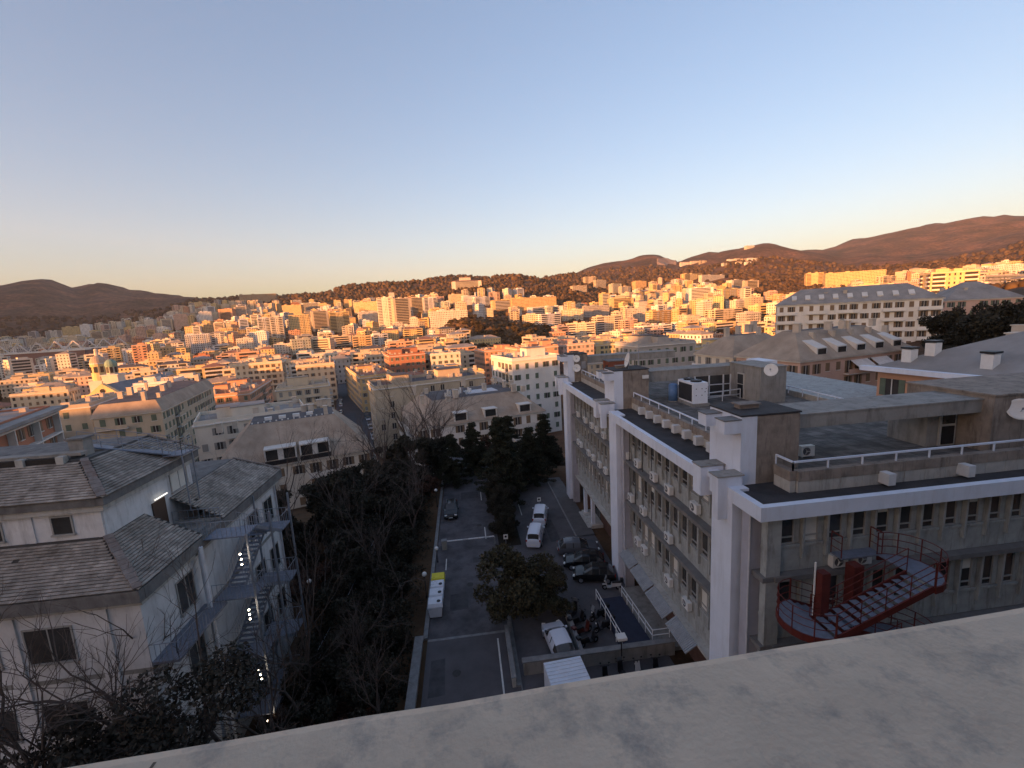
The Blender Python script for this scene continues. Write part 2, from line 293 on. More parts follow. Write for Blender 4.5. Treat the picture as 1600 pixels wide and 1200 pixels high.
_az = np.concatenate([np.arange(-64, 72, 0.6), np.arange(72, 296, 4.0)])
_rr = np.concatenate([[0.5, 4, 8, 12], np.exp(np.linspace(math.log(16), math.log(8800), 150))])
_A, _Rr = np.meshgrid(np.radians(_az), _rr, indexing='ij'); _X = np.sin(_A) * _Rr; _Y = np.cos(_A) * _Rr; _Z = height(_X, _Y)
_na, _nr = _X.shape
_vs = np.stack([_X, _Y, _Z], -1).reshape(-1, 3)
_fs = []
for i in range(_na):
    for j in range(_nr - 1):
        a, b = i * _nr + j, ((i + 1) % _na) * _nr + j; _fs.append((a, a + 1, b + 1, b))
_me = bpy.data.meshes.new('terrain'); _me.from_pydata(_vs.tolist(), [], _fs); _me.polygons.foreach_set('use_smooth', [True] * len(_fs)); _me.update()
def terrain_mat():
    m = bpy.data.materials.new('wooded_terrain'); m.use_nodes = True; t = m.node_tree; N = t.nodes; L = t.links; b = N['Principled BSDF']
    b.inputs['Roughness'].default_value = 0.95; b.inputs['Specular IOR Level'].default_value = 0.1
    g = N.new('ShaderNodeNewGeometry')
    n1 = N.new('ShaderNodeTexNoise'); n1.inputs['Scale'].default_value = 0.006; n1.inputs['Detail'].default_value = 9; n1.inputs['Roughness'].default_value = 0.62
    n2 = N.new('ShaderNodeTexNoise'); n2.inputs['Scale'].default_value = 0.06; n2.inputs['Detail'].default_value = 6
    L.new(g.outputs['Position'], n1.inputs['Vector']); L.new(g.outputs['Position'], n2.inputs['Vector'])
    r = N.new('ShaderNodeValToRGB'); e = r.color_ramp.elements; e[0].position = 0.34; e[0].color = (0.05, 0.038, 0.022, 1); e[1].position = 0.68; e[1].color = (0.23, 0.115, 0.066, 1)
    q = r.color_ramp.elements.new(0.5); q.color = (0.12, 0.068, 0.04, 1)
    L.new(n1.outputs['Fac'], r.inputs[0])
    mr = N.new('ShaderNodeMapRange'); mr.inputs[1].default_value = 0.3; mr.inputs[2].default_value = 0.7; mr.inputs[3].default_value = 0.45; mr.inputs[4].default_value = 1.5
    L.new(n2.outputs['Fac'], mr.inputs[0]); v = N.new('ShaderNodeVectorMath'); v.operation = 'SCALE'; L.new(r.outputs[0], v.inputs[0]); L.new(mr.outputs[0], v.inputs['Scale'])
    L.new(v.outputs[0], b.inputs['Base Color'])
    bp = N.new('ShaderNodeBump'); bp.inputs['Strength'].default_value = 0.9; bp.inputs['Distance'].default_value = 6.0; L.new(n2.outputs['Fac'], bp.inputs['Height']); L.new(bp.outputs[0], b.inputs['Normal'])
    return m
_me.materials.append(terrain_mat())
_t = bpy.data.objects.new('terrain', _me); COL.objects.link(_t); tag(_t, kind='structure')
# ---------------------------------------------------------------- the block the camera looks out of (its sill is in view)
hb = thing('hospital_block', (0, -8, 0), 'building with the broad pale stone window sill looking out over the car park', 'building')
MB().box(-9, 46, -9, -0.35, -4, 24.6).box(-9, -3.0, -9, -0.35, 24.6, 30).box(3.0, 46, -9, -0.35, 24.6, 30).box(-3.0, 3.0, -9, -0.9, 24.6, 30).build('wall', CONC_L, hb)  # walls out of view, their extent shaped to shade the near office facade
_sl = MB()
_x0, _x1, _y0, _y1 = -2.6, 2.9, -0.34, 0.398
_n = 60; _pts = [( _x0 + (_x1 - _x0) * i / _n, _y1 + 0.024 * (_x0 + (_x1 - _x0) * i / _n) + random.uniform(-0.0016, 0.0016)) for i in range(_n + 1)]
_prof = [(_y0, 25.66), (None, 25.62), (0.012, 25.605), (0.012, 25.50), (-0.05, 25.49), (_y0, 25.49)]
_v = []
for x, ye in _pts: _v += [(x, _y0, 25.632), (x, ye - 0.012, 25.622), (x, ye - 0.003, 25.6195), (x, ye, 25.612), (x, ye, 25.52), (x, _y0, 25.52)]
_f = []
for i in range(_n):
    for j in range(6): a, b = i * 6 + j, i * 6 + (j + 1) % 6; _f.append((a, b, b + 6, a + 6))
_sl.add(_v, _f); _sill = _sl.build('window_sill', SILLM, hb)
MB().add([(-0.3015, -0.3, 25.6319), (-0.2985, -0.3, 25.6319), (-0.2985, 0.374, 25.6225), (-0.3015, 0.374, 25.6225)], ((0, 1, 2, 3),)).build('joint', mat('sill_joint', (0.16, 0.13, 0.1), 0.9, 0.3, 40.0), _sill)

# ---------------------------------------------------------------- long concrete office building on the right
ob = thing('office_building', (13.3, 18.1, 0), 'long grey concrete office building with white pillars and flat paved roof', 'building')
OW = Vector((13.3, 18.1, 0))
def opart(mb, name, m, smooth=False): return mb.build(name, m, ob, smooth=smooth)
for y0, y1 in ((20.3, 22.2), (37.9, 39.8), (57.3, 59.2)):
    opart(MB().box(13.3, 14.2, y0, y1, -0.1, 16.4), 'pillar', WHITE)
    opart(MB().box(13.7, 14.5, y0 - 0.95, y0 - 0.22, -0.1, 15.7), 'side_wall', mat('lilac_render', (0.4, 0.4, 0.45), 0.85, 0.1, 1.0, stain=0.4, stain_col=(0.2, 0.19, 0.2)))
    opart(MB().tube((13.62, y0 - 0.98, 0), (13.62, y0 - 0.98, 15.6), 0.05, n=6), 'drain_pipe', mat('pale_pipe', (0.5, 0.5, 0.52), 0.5))
opart(MB().box(13.3, 13.65, 41.4, 57.3, 15.68, 16.4), 'roof_band', WHITE)
opart(MB().box(13.3, 13.65, 23.3, 37.9, 15.68, 16.4), 'roof_band', WHITE)
opart(MB().box(13.3, 13.65, 18.1, 20.3, 15.68, 16.4).box(13.65, 46, 18.1, 18.45, 15.68, 16.4), 'roof_band', WHITE)
opart(MB().box(13.65, 16.3, 18.45, 59.0, 15.72, 16.26).box(16.3, 46, 18.45, 21.0, 15.72, 16.26), 'roof_strip', BITUMEN)
opart(MB().box(14.42, 15.0, 18.92, 59.0, 3.7, 15.72).box(15.0, 46, 18.98, 19.4, -0.1, 15.72).box(31, 46, 19.4, 60, -0.1, 15.7), 'wall', PANEL)
for z in (12.22, 8.45):
    for y0, y1 in ((22.2, 37.9), (39.8, 57.3)): opart(MB().box(13.72, 14.42, y0, y1 - 1.0, z, z + 0.26), 'ledge', LEDGE)
    opart(MB().box(13.8, 14.42, 18.5, 20.1, z, z + 0.26).box(14.42, 46, 18.42, 18.98, z, z + 0.26), 'ledge', LEDGE)
# a module of the facade: fin, spandrel, panel, window (frame > pane)
def fmesh(name, mb, mats):
    me = bpy.data.meshes.new(name); me.from_pydata(mb.v, [], mb.f)
    for m in (mats if isinstance(mats, (list, tuple)) else [mats]): me.materials.append(m)
    if isinstance(mats, (list, tuple)): me.polygons.foreach_set('material_index', mb.m)
    me.update(); return me
# local frame: +u along the wall, -v outwards, z up; origin at the left bottom of a module
WH = 1.9
_fin = fmesh('fin', MB().box(-0.06, 0.06, -0.3, 0.0, -0.75, WH), PANEL)
_spa = fmesh('spandrel', MB().box(0.0, 1.28, -0.12, 0.0, -1.45, -0.06).box(0.1, 1.2, -0.2, -0.12, -0.16, -0.02), PANEL)
_pan = fmesh('panel', MB().box(0.93, 1.2, -0.1, 0.0, 0.0, WH), PANEL)
_frm = fmesh('window', MB().box(0.11, 0.16, -0.13, 0.0, 0, WH).box(0.86, 0.91, -0.13, 0.0, 0, WH).box(0.16, 0.86, -0.13, 0, 0, 0.05).box(0.16, 0.86, -0.125, 0, 0.34, 0.39), FRAME)
_pg = MB().box(0.16, 0.86, -0.05, -0.02, 0.05, WH - 0.02)
_pane = fmesh('pane', _pg, GLASS); _paneb = fmesh('pane', _pg, BLIND); _paneh = fmesh('pane', MB().box(0.16, 0.86, -0.05, -0.02, 0.05, 1.1, 0).box(0.16, 0.86, -0.055, -0.02, 1.1, WH - 0.02, 1), [GLASS, BLIND])
def facade_row(p0, direc, n, zwin, rz, blinds=(), pitch=1.3):
    for i in range(n):
        p = Vector((p0[0] + direc[0] * pitch * i, p0[1] + direc[1] * pitch * i, zwin)) - OW
        piece('fin', _fin, ob, p, (0, 0, rz)); piece('spandrel', _spa, ob, p, (0, 0, rz)); piece('panel', _pan, ob, p, (0, 0, rz))
        wo = piece('window', _frm, ob, p, (0, 0, rz))
        q = random.random(); pm = _paneb if i in blinds or q < 0.07 else (_paneh if q < 0.2 else _pane)
        pc = bpy.data.objects.new('pane', pm); COL.objects.link(pc); pc.parent = wo
# long facade faces -X: u runs towards -Y (rz=-90deg): local -v -> -X
for z, bl in ((13.85, (9,)), (10.1, (1, 10)), (6.3, (2, 3, 9))):
    facade_row((14.42, 36.8), (0, -1), 11, z, -math.pi / 2, bl)
    facade_row((14.42, 56.2), (0, -1), 12, z, -math.pi / 2, ())
    facade_row((14.42, 20.15), (0, -1), 1, z, -math.pi / 2, ())
for z, bl in ((13.95, ()), (10.2, (3, 6)), (6.5, ())):
    facade_row((14.75, 18.98), (1, 0), 23, z, 0.0, bl)
opart(MB().box(14.0, 14.75, 18.55, 18.98, 8.72, 15.7).box(14.0, 14.42, 18.55, 18.98, 3.7, 8.45), 'corner_pier', PANEL)
# ground floor: set back, brown, with the sloping soffit above
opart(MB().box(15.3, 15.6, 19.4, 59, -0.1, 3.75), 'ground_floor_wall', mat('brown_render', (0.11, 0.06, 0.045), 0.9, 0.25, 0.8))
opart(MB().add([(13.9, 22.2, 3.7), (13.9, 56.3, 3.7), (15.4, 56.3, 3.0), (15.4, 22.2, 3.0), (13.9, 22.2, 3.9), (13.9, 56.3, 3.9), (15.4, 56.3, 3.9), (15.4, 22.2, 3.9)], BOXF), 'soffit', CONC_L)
for y in (49.0, 52.2): opart(MB().box(14.0, 14.4, y, y + 0.4, 0, 3.72), 'entrance_column', WHITE)
opart(MB().box(13.4, 15.28, 48.6, 53.0, -0.1, 0.18).box(13.8, 15.28, 48.6, 53.0, 0.18, 0.36), 'entrance_step', CONC_L)
for k in range(3): opart(MB().box(15.24, 15.29, 49.6 + k * 0.9, 50.4 + k * 0.9, 0.4, 2.7), 'entrance_door', GLASS)
for y0, y1 in ((24.6, 27.6), (28.0, 31.2), (31.3, 34.4), (34.5, 37.2)):
    c = MB(); nn = int((y1 - y0) / 0.16); z = 3.95
    for k in range(nn): c.add([(13.05, y0 + k * .16, z - .62), (13.05, y0 + k * .16 + .12, z - .62), (13.88, y0 + k * .16 + .12, z - .1), (13.88, y0 + k * .16, z - .1), (13.05, y0 + k * .16, z - .57), (13.05, y0 + k * .16 + .12, z - .57), (13.88, y0 + k * .16 + .12, z - .05), (13.88, y0 + k * .16, z - .05)], BOXF)
    c.add([(13.07, y0, z - .66), (13.07, y1 - .05, z - .66), (13.88, y1 - .05, z - .14), (13.88, y0, z - .14), (13.07, y0, z - .63), (13.07, y1 - .05, z - .63), (13.88, y1 - .05, z - .11), (13.88, y0, z - .11)], BOXF)
    opart(c, 'canopy', mat('corrugated_sheet', (0.27, 0.29, 0.31), 0.5, 0.2, 2.0))
# rooftop: parapet blocks, railing, drain blocks, terrace
_pb = fmesh('parapet_block', MB().box(0.0, 0.3, 0.012, 1.188, 0, 0.62), CONC_L)
_pt = fmesh('parapet_block', MB().box(-0.04, 0.34, 0.008, 1.192, 0.63, 1.15), CONC_B)
_pbn = fmesh('parapet_block', MB().box(0.012, 1.188, 0.0, 0.3, 0, 0.62), CONC_L)
_ptn = fmesh('parapet_block', MB().box(0.008, 1.192, -0.04, 0.34, 0.63, 1.15), CONC_B)
for y0, y1 in ((19.62, 20.9), (24.0, 40.7), (43.6, 59.4)):
    n = max(1, int(round((y1 - y0) / 1.2)))
    for k in range(n):
        for me in (_pb, _pt): piece('parapet_block', me, ob, Vector((15.95, y0 + k * 1.2, 16.24)) - OW)
for k in range(24):
    for me in (_pbn, _ptn): piece('parapet_block', me, ob, Vector((16.28 + k * 1.2, 19.52, 16.24)) - OW)
def railing(pts, z0, z1, step, m, par, name='railing', r=0.045, mids=0):
    rl = MB()
    for a, b in zip(pts[:-1], pts[1:]):
        a, b = Vector(a), Vector(b); d = b - a; n = max(1, int(round(d.length / step)))
        rl.beam(a + Vector((0, 0, z1)), b + Vector((0, 0, z1)), r * 2, r * 2)
        for q in range(mids): zz = z0 + (z1 - z0) * (q + 1) / (mids + 1); rl.beam(a + Vector((0, 0, zz)), b + Vector((0, 0, zz)), r * 1.1, r * 1.1)
        for k in range(n + 1): p = a + d * k / n; rl.beam(p + Vector((0, 0, z0)), p + Vector((0, 0, z1)), r * 1.4, r * 1.4, up=(0, 1, 0))
    return rl.build(name, m, par)
railing([(16.1, 24.05, 0), (16.1, 40.6, 0)], 17.3, 17.85, 1.9, WHITE, ob)
railing([(16.1, 43.7, 0), (16.1, 59.3, 0)], 17.3, 17.85, 1.9, WHITE, ob)
railing([(16.1, 20.9, 0), (16.1, 19.67, 0), (45, 19.67, 0)], 17.3, 17.85, 1.9, WHITE, ob)
railing([(30.9, 26.0, 0), (31.6, 41.5, 0), (32.6, 60, 0)], 16.8, 17.5, 1.9, WHITE, ob)
opart(MB().add([(31.0, 26, 15.8), (31.25, 26, 15.8), (32.9, 60, 15.8), (32.65, 60, 15.8), (31.0, 26, 17.1), (31.25, 26, 17.1), (32.9, 60, 17.1), (32.65, 60, 17.1)], BOXF), 'parapet', CONC_L)
_db = fmesh('drain_block', MB().box(-0.55, 0.05, -0.2, 0.2, -0.32, 0.28), mat('drain_white', (0.55, 0.56, 0.56), 0.8, 0.12, 2.0))
for k in range(9): piece('drain_block', _db, ob, Vector((15.92, 37.6 - k * 1.62, 16.72)) - OW)
for px in (1384, 1507): p = atY(px, 750 if px == 1384 else 735, 19.3); piece('drain_block', _db, ob, Vector((p[0], 19.5, 16.72)) - OW, (0, 0, math.pi / 2))
opart(MB().box(16.25, 31.05, 19.82, 60.2, 16.1, 16.72).box(31.05, 46, 19.82, 26, 16.1, 16.72), 'roof_terrace', BITUMEN)
tv = MB()
for i in range(24):
    for j in range(66):
        x, y = 16.3 + i * 0.61, 19.85 + j * 0.61; dz = random.uniform(0, 0.014)
        tv.poly([(x, y, 16.728 + dz), (x + 0.585, y, 16.728 + dz + random.uniform(-.006, .006)), (x + 0.585, y + 0.585, 16.728 + dz), (x, y + 0.585, 16.728 + dz)])
tag(tv.build('paving_slabs', TERR, ob), kind='stuff')
def tower(y0, dy, xr, white_x=15.1):
    y1 = y0 + dy
    opart(MB().box(14.2, white_x, y0, y1, 16.26, 20.02), 'tower_cladding', WHITE)
    opart(MB().box(white_x, xr, y0 + 0.015, y1 - 0.015, 16.26, 19.98), 'tower_block', CONC_B)
    opart(MB().box(14.16, xr + 0.05, y0 - 0.04, y1 + 0.04, 20.02, 20.1), 'tower_roof', BITUMEN)
    opart(MB().box(15.0, 16.1, y0 + 1.3, y0 + 1.9, 20.1, 20.32).box(14.9, 16.2, y0 + 1.2, y0 + 2.0, 20.32, 20.38), 'roof_vent', mat('vent_brick', (0.2, 0.17, 0.15), 0.9, 0.3, 3.0))
    for ys in (y0 - 0.02, y0 + 1.75):
        opart(MB().box(13.25, 14.2, ys, ys + 0.82, 19.15, 19.85), 'stub_block', WHITE); opart(MB().box(13.2, 14.2, ys - 0.04, ys + 0.86, 19.85, 19.91), 'stub_cap', LEDGE)
    opart(MB().box(12.75, 14.1, y0 + 1.35, y0 + 2.2, 15.25, 16.95), 'stub_block', WHITE); opart(MB().box(12.7, 14.2, y0 + 1.3, y0 + 2.25, 16.95, 17.01), 'stub_cap', CONC)
    opart(MB().box(12.75, 14.1, y0 - 0.35, y0 + 0.45, 15.95, 16.95).box(12.76, 13.29, y0 - 0.34, y0 + 0.1, 14.6, 15.95), 'stub_block', WHITE); opart(MB().box(12.7, 14.2, y0 - 0.4, y0 + 0.5, 16.95, 17.01), 'stub_cap', CONC)
    opart(MB().box(13.15, 13.75, y0 + 0.45, y0 + 1.35, 16.4, 16.75), 'link_beam', WHITE)
tower(21.08, 2.95, 17.55); tower(40.75, 2.85, 17.7); tower(59.5, 2.6, 17.0)
opart(MB().box(17.55, 29.2, 21.55, 24.1, 18.97, 19.7).box(17.5, 29.3, 21.5, 24.15, 19.7, 19.78), 'portal_beam', CONC)
opart(MB().box(17.7, 30.0, 41.3, 43.6, 18.62, 19.6).box(17.65, 30.1, 41.25, 43.65, 19.6, 19.7), 'portal_beam', CONC)
opart(MB().box(17.0, 30.0, 60.0, 62.2, 18.65, 19.5).box(16.95, 30.1, 59.95, 62.25, 19.5, 19.6), 'portal_beam', CONC)
opart(MB().box(29.2, 38, 21.0, 25.9, 16.72, 20.0).box(29.1, 38.1, 20.9, 26.0, 20.0, 20.1), 'stair_head', CONC_B)
opart(MB().box(27.2, 29.2, 22.75, 25.2, 16.72, 18.97), 'stair_head', CONC)
_d = opart(MB().box(27.95, 29.05, 22.66, 22.74, 16.75, 18.95), 'door', mat('door_frame', (0.42, 0.41, 0.38), 0.6)); MB().box(28.1, 28.9, 22.6, 22.655, 16.85, 17.95).build('panel', DARK, _d); MB().box(28.1, 28.9, 22.6, 22.655, 18.1, 18.85).build('pane', GLASS, _d)
opart(MB().box(26.4, 28.9, 36.6, 41.3, 16.72, 20.0).box(26.3, 29.0, 36.5, 41.4, 20.0, 20.08), 'stair_head', CONC)
opart(MB().box(29.6, 31.0, 40.6, 43.4, 16.3, 20.0), 'tower_cladding', WHITE)
_d = opart(MB().box(26.3, 26.4, 38.8, 39.9, 16.75, 19.2), 'door', mat('door_frame', (0.42, 0.41, 0.38))); MB().box(26.24, 26.295, 38.95, 39.75, 16.85, 18.1).build('panel', DARK, _d); MB().box(26.24, 26.295, 38.95, 39.75, 18.2, 19.1).build('pane', GLASS, _d)
_d = opart(MB().box(17.0 - 0.9, 17.0 - 0.3, 59.4, 59.49, 18.0, 19.0), 'vent_grille', mat('grille_grey', (0.3, 0.3, 0.3)))
# glazed lean-to under the middle beam
_lt = MB()
for x in (22.6, 24.1, 25.6, 26.35): _lt.box(x - 0.05, x + 0.05, 41.0, 41.1, 16.72, 18.9)
_lt.box(22.6, 26.4, 41.0, 41.1, 16.72, 16.82).box(22.6, 26.4, 41.0, 41.1, 17.9, 17.98); opart(_lt, 'lean_to_frame', mat('frame_white', (0.6, 0.62, 0.64), 0.6, 0.08))
for x0, x1 in ((22.65, 24.05), (24.15, 25.55), (25.65, 26.3)): opart(MB().box(x0, x1, 41.11, 41.14, 16.82, 18.85), 'lean_to_pane', GLASS)
railing([(22.0, 38.3, 0), (26.2, 39.2, 0)], 16.72, 17.7, 2.0, mat('frame_white', (0.6, 0.62, 0.64)), ob, r=0.04, mids=1)

# things on the roof
def dish(name, loc, r, aim, label, stand=0.5, group=None):
    t = thing(name, loc, label, 'satellite dish', group)
    a = Vector(aim).normalized(); u = a.cross(Vector((0, 0, 1))).normalized(); v = u.cross(a); m = MB(); vs = []; n = 18
    rings = ((0.0, 0.0), (0.45, 0.04), (0.8, 0.12), (1.0, 0.2)); c = Vector((0, 0, stand))
    for rr, dd in rings[1:]:
        for k in range(n): th = 2 * math.pi * k / n; vs.append(c + (u * math.cos(th) + v * math.sin(th)) * rr * r + a * dd * r)
    vs = [c] + vs; fs = [(0, 1 + k, 1 + (k + 1) % n) for k in range(n)]
    for j in range(2):
        for k in range(n): p = 1 + j * n; fs.append((p + k, p + n + k, p + n + (k + 1) % n, p + (k + 1) % n))
    me = MB().add(vs, fs); o = me.build('reflector', ACW, None, org=(0, 0, 0), smooth=True); o.parent = t
    s_ = o.modifiers.new('s', 'SOLIDIFY'); s_.thickness = 0.02
    o = MB().tube((0, 0, 0), c - a * 0.03, 0.03).tube(c - a * 0.03 - Vector((0, 0, r * .3)), c + a * r * 0.75, 0.012).obox(c + a * r * 0.75, 0.04, 0.04, 0.06).build('mast', GREYST, None, org=(0, 0, 0)); o.parent = t
    return t
dish('satellite_dish', (16.0, 41.6, 20.1), 0.75, (-1, 0.12, 0.25), 'large white satellite dish seen edge on above the second white roof tower', 0.8)
dish('satellite_dish', tuple(atX(1210, 578, 26.3) + np.array([-0.3, 0, -0.4])), 0.55, (-0.75, -0.75, 0.35), 'white satellite dish on the concrete stair head behind the air handling unit', 0.4)
dish('satellite_dish', (30.6, 20.75, 18.6), 0.6, (-0.75, -0.8, 0.3), 'white satellite dish on the brown concrete stair head beside the black door', 0.6)
dish('satellite_dish', (15.4, 59.3, 18.9), 0.5, (-0.3, -1, 0.2), 'upper of two round white dishes on the far roof tower', 0.55)
dish('satellite_dish', (15.4, 59.3, 17.6), 0.55, (-0.3, -1, 0.2), 'lower of two round white dishes on the far roof tower', 0.55)
hv = thing('air_handling_unit', (20.5, 37.5, 16.73), 'big white rooftop air handling unit with dark side grille', 'air conditioner')
MB().box(20.5, 21.9, 37.5, 40.4, 16.98, 18.9).build('casing', mat('unit_white', (0.72, 0.76, 0.82), 0.45, 0.04, 2.0), hv)
MB().box(20.35, 22.05, 37.35, 40.55, 16.73, 16.98).build('plinth', CONC, hv)
MB().box(20.47, 20.498, 37.75, 40.15, 17.15, 18.7).build('grille', DARK, hv)
_g = MB()
for k in range(26): _g.box(20.45, 20.469, 37.78 + k * 0.092, 37.82 + k * 0.092, 17.15, 18.7)
_g.build('grille_bars', mat('unit_grille', (0.05, 0.055, 0.065)), hv)
for k in range(2):
    f = MB().tube((21.2, 38.3 + 1.3 * k, 18.9), (21.2, 38.3 + 1.3 * k, 19.05), 0.5, n=14).build('fan', DARK, hv)
    MB().tube((21.2, 38.3 + 1.3 * k, 19.05), (21.2, 38.3 + 1.3 * k, 19.12), 0.12, n=8).build('hub', GREYST, f)
_g = MB()
for a, b in ((20.75, 18.3), (21.3, 18.3), (21.6, 18.0), (20.75, 17.7), (21.3, 17.7), (21.7, 18.3)): _g.box(a, a + 0.07, 37.48, 37.5, b, b + 0.08)
_g.build('fasteners', DARK, hv)
bt = thing('water_tank', (20.0, 41.3 - 0.9, 16.73), 'upright blue cylindrical water tank beside the white air handling unit', 'tank')
_c = (20.0, 40.4)
MB().tube((*_c, 16.8), (*_c, 18.35), 0.42, n=18).sphere((*_c, 18.35), 0.42, 18, 6, 0, 0.4).build('vessel', mat('blue_tank_paint', (0.1, 0.19, 0.36), 0.5, 0.15, 2.0), bt, smooth=True)
MB().tube((20.3, 40.3, 17.2), (20.55, 40.1, 17.2), 0.05).tube((20.3, 40.3, 18.3), (21.0, 40.1, 18.45), 0.05).build('pipe', ACW, bt)
MB().tube((*_c, 16.73), (*_c, 16.82), 0.46, n=16).build('base', CONC, bt)
an = thing('antenna_mast', (18.2, 44.5, 16.73), 'thin antenna mast rising behind the second roof tower', 'antenna')
MB().tube((18.2, 44.5, 16.73), (18.2, 44.5, 21.8), 0.035).build('pole', GREYST, an)
MB().tube((17.7, 44.5, 21.6), (18.7, 44.5, 21.6), 0.015).tube((17.9, 44.2, 21.2), (17.9, 44.8, 21.2), 0.012).build('aerial', GREYST, an)
rb = thing('brick_plant_room', (19.0, 61.0, 16.73), 'small red brown plant room on the far end of the office roof', 'plant room')
MB().box(19.2, 22.0, 57.0, 59.4, 16.73, 19.0).build('wall', mat('red_brown_sheet', (0.22, 0.075, 0.045), 0.8, 0.2, 1.0), rb); MB().box(19.1, 22.1, 56.9, 59.5, 19.0, 19.1).build('roof', LEDGE, rb); MB().box(19.14, 19.2, 57.4, 58.3, 16.8, 18.5).build('door', DARK, rb)
sp = thing('white_floodlight', (17.62, 40.6, 18.6), 'small white floodlight panel on the wall of the second roof tower', 'floodlight')
MB().obox((17.2, 40.35, 19.35), 0.3, 0.06, 0.16).build('lamp_head', ACW, sp); MB().tube((17.2, 40.7, 19.1), (17.2, 40.38, 19.3), 0.03).build('bracket', GREYST, sp)

# split air conditioner boxes: one prototype, then copies with their own place
ac0 = thing('air_conditioner', (0, 0, 0), 'x', 'air conditioner')
_o = MB().box(-0.42, 0.42, -0.32, 0.0, 0.0, 0.62).build('casing', ACW, None); _o.parent = ac0
_g = MB().tube((-0.1, -0.325, 0.31), (-0.1, -0.335, 0.31), 0.24, n=16); _o = _g.build('fan_grille', mat('fan_grey', (0.12, 0.12, 0.13)), None); _o.parent = ac0
_g = MB()
for k in range(3): a = k * 2.094; _g.beam((-0.1, -0.342, 0.31), (-0.1 + 0.2 * math.cos(a), -0.342, 0.31 + 0.2 * math.sin(a)), 0.008, 0.09, up=(0, 1, 0))
_g.sphere((-0.1, -0.34, 0.31), 0.05, 6, 4); _b = _g.build('fan_blades', ACW, None); _b.parent = _o
_o = MB().box(-0.36, -0.31, -0.3, 0.1, -0.07, -0.003).box(0.31, 0.36, -0.3, 0.1, -0.07, -0.003).build('bracket', GREYST, None); _o.parent = ac0
_ac_n = [0]
def place_ac(x, y, z, rz, label, group=None):
    o = ac0 if _ac_n[0] == 0 else copy_tree(ac0); _ac_n[0] += 1
    o.location = (x, y, z); o.rotation_euler = (0, 0, rz); o['label'] = label
    if group: o['group'] = group
    return o
for px, py, row in ((968, 716, 0), (977, 722, 0), (993, 737, 0), (1018, 757, 0), (1041, 778, 0), (1082, 795, 0), (972, 785, 1), (983, 795, 1), (1002, 816, 1), (1041, 860, 1), (993, 884, 2), (1003, 897, 2), (1040, 924, 2), (1068, 962, 2)):
    p = atX(px, py, 13.85); z = (12.5, 8.73, 5.2)[row] if px not in (1082,) else p[2] - 0.3
    place_ac(14.2 if row < 2 else 14.25, p[1], z + 0.07, -math.pi / 2, ('white air conditioner on the upper ledge between the near and middle white pillars', 'white air conditioner on the lower ledge between the near and middle white pillars', 'white air conditioner below the lower ledge between the near and middle pillars')[row], 'air conditioners on the office facade')
for px, py, row in ((902, 674, 0), (913, 681, 0), (923, 689, 0), (930, 695, 0), (941, 694, 0), (902, 702, 1), (906, 706, 1), (918, 722, 1), (925, 730, 1), (935, 742, 1), (944, 752, 1)):
    p = atX(px, py, 13.85); place_ac(14.2, p[1], (12.57, 8.8)[row], -math.pi / 2, ('white air conditioner on the upper ledge between the middle and far white pillars', 'white air conditioner on the lower ledge between the middle and far white pillars')[row], 'air conditioners on the office facade')
place_ac(18.0, 18.85, 12.55, 0, 'air conditioner on the ledge beside the red spiral stair post')
place_ac(19.65, 23.2, 16.8, 0, 'air conditioner standing on the paved roof beside the near roof tower')
place_ac(19.3, 18.85, 12.55, 0, 'air conditioner half hidden behind the red stair landing')

# cables running down the long facade
for y in (36.5, 35.2, 33.6, 31.9, 29.2, 55.6, 54.0, 52.4, 50.6, 48.5):
    c = [(14.02, y + random.uniform(-.06, .06), z) for z in np.linspace(15.6, 9.0 if y < 40 else 12.5, 8)]
    opart(MB().path(c, 0.03, 4), 'cable', DARK)

# red steel escape stair in front of the near facade
rs = thing('fire_escape', (17.0, 16.6, 0), 'dark red steel fire escape stair with rounded landings and railings', 'stairs')
ZL, ZR = 11.75, 13.55; XL, XR = 14.7, 19.2; YC = 16.45
def half_disc(cx, cy, r, a0, a1, n=10): return [(cx + r * math.cos(a0 + (a1 - a0) * k / n), cy + r * math.sin(a0 + (a1 - a0) * k / n)) for k in range(n + 1)]
def landing(cx, z, side):
    a0, a1 = (math.pi / 2, 3 * math.pi / 2) if side < 0 else (-math.pi / 2, math.pi / 2)
    arc = half_disc(cx, YC, 1.35, a0, a1)
    MB().prism(arc, z - 0.06, z).build('landing', GRATE, rs)
    e = MB()
    for a, b in zip(arc[:-1], arc[1:]): e.beam((*a, z - 0.15), (*b, z - 0.15), 0.06, 0.32)
    e.build('landing_edge', REDST, rs)
    r_ = MB()
    for zz in (0.4, 0.75, 1.1):
        for a, b in zip(arc[:-1], arc[1:]): r_.tube((*a, z + zz), (*b, z + zz), 0.02, n=5)
    for a in arc[::2]: r_.tube((*a, z), (*a, z + 1.1), 0.028, n=5)
    r_.build('railing', REDST, rs)
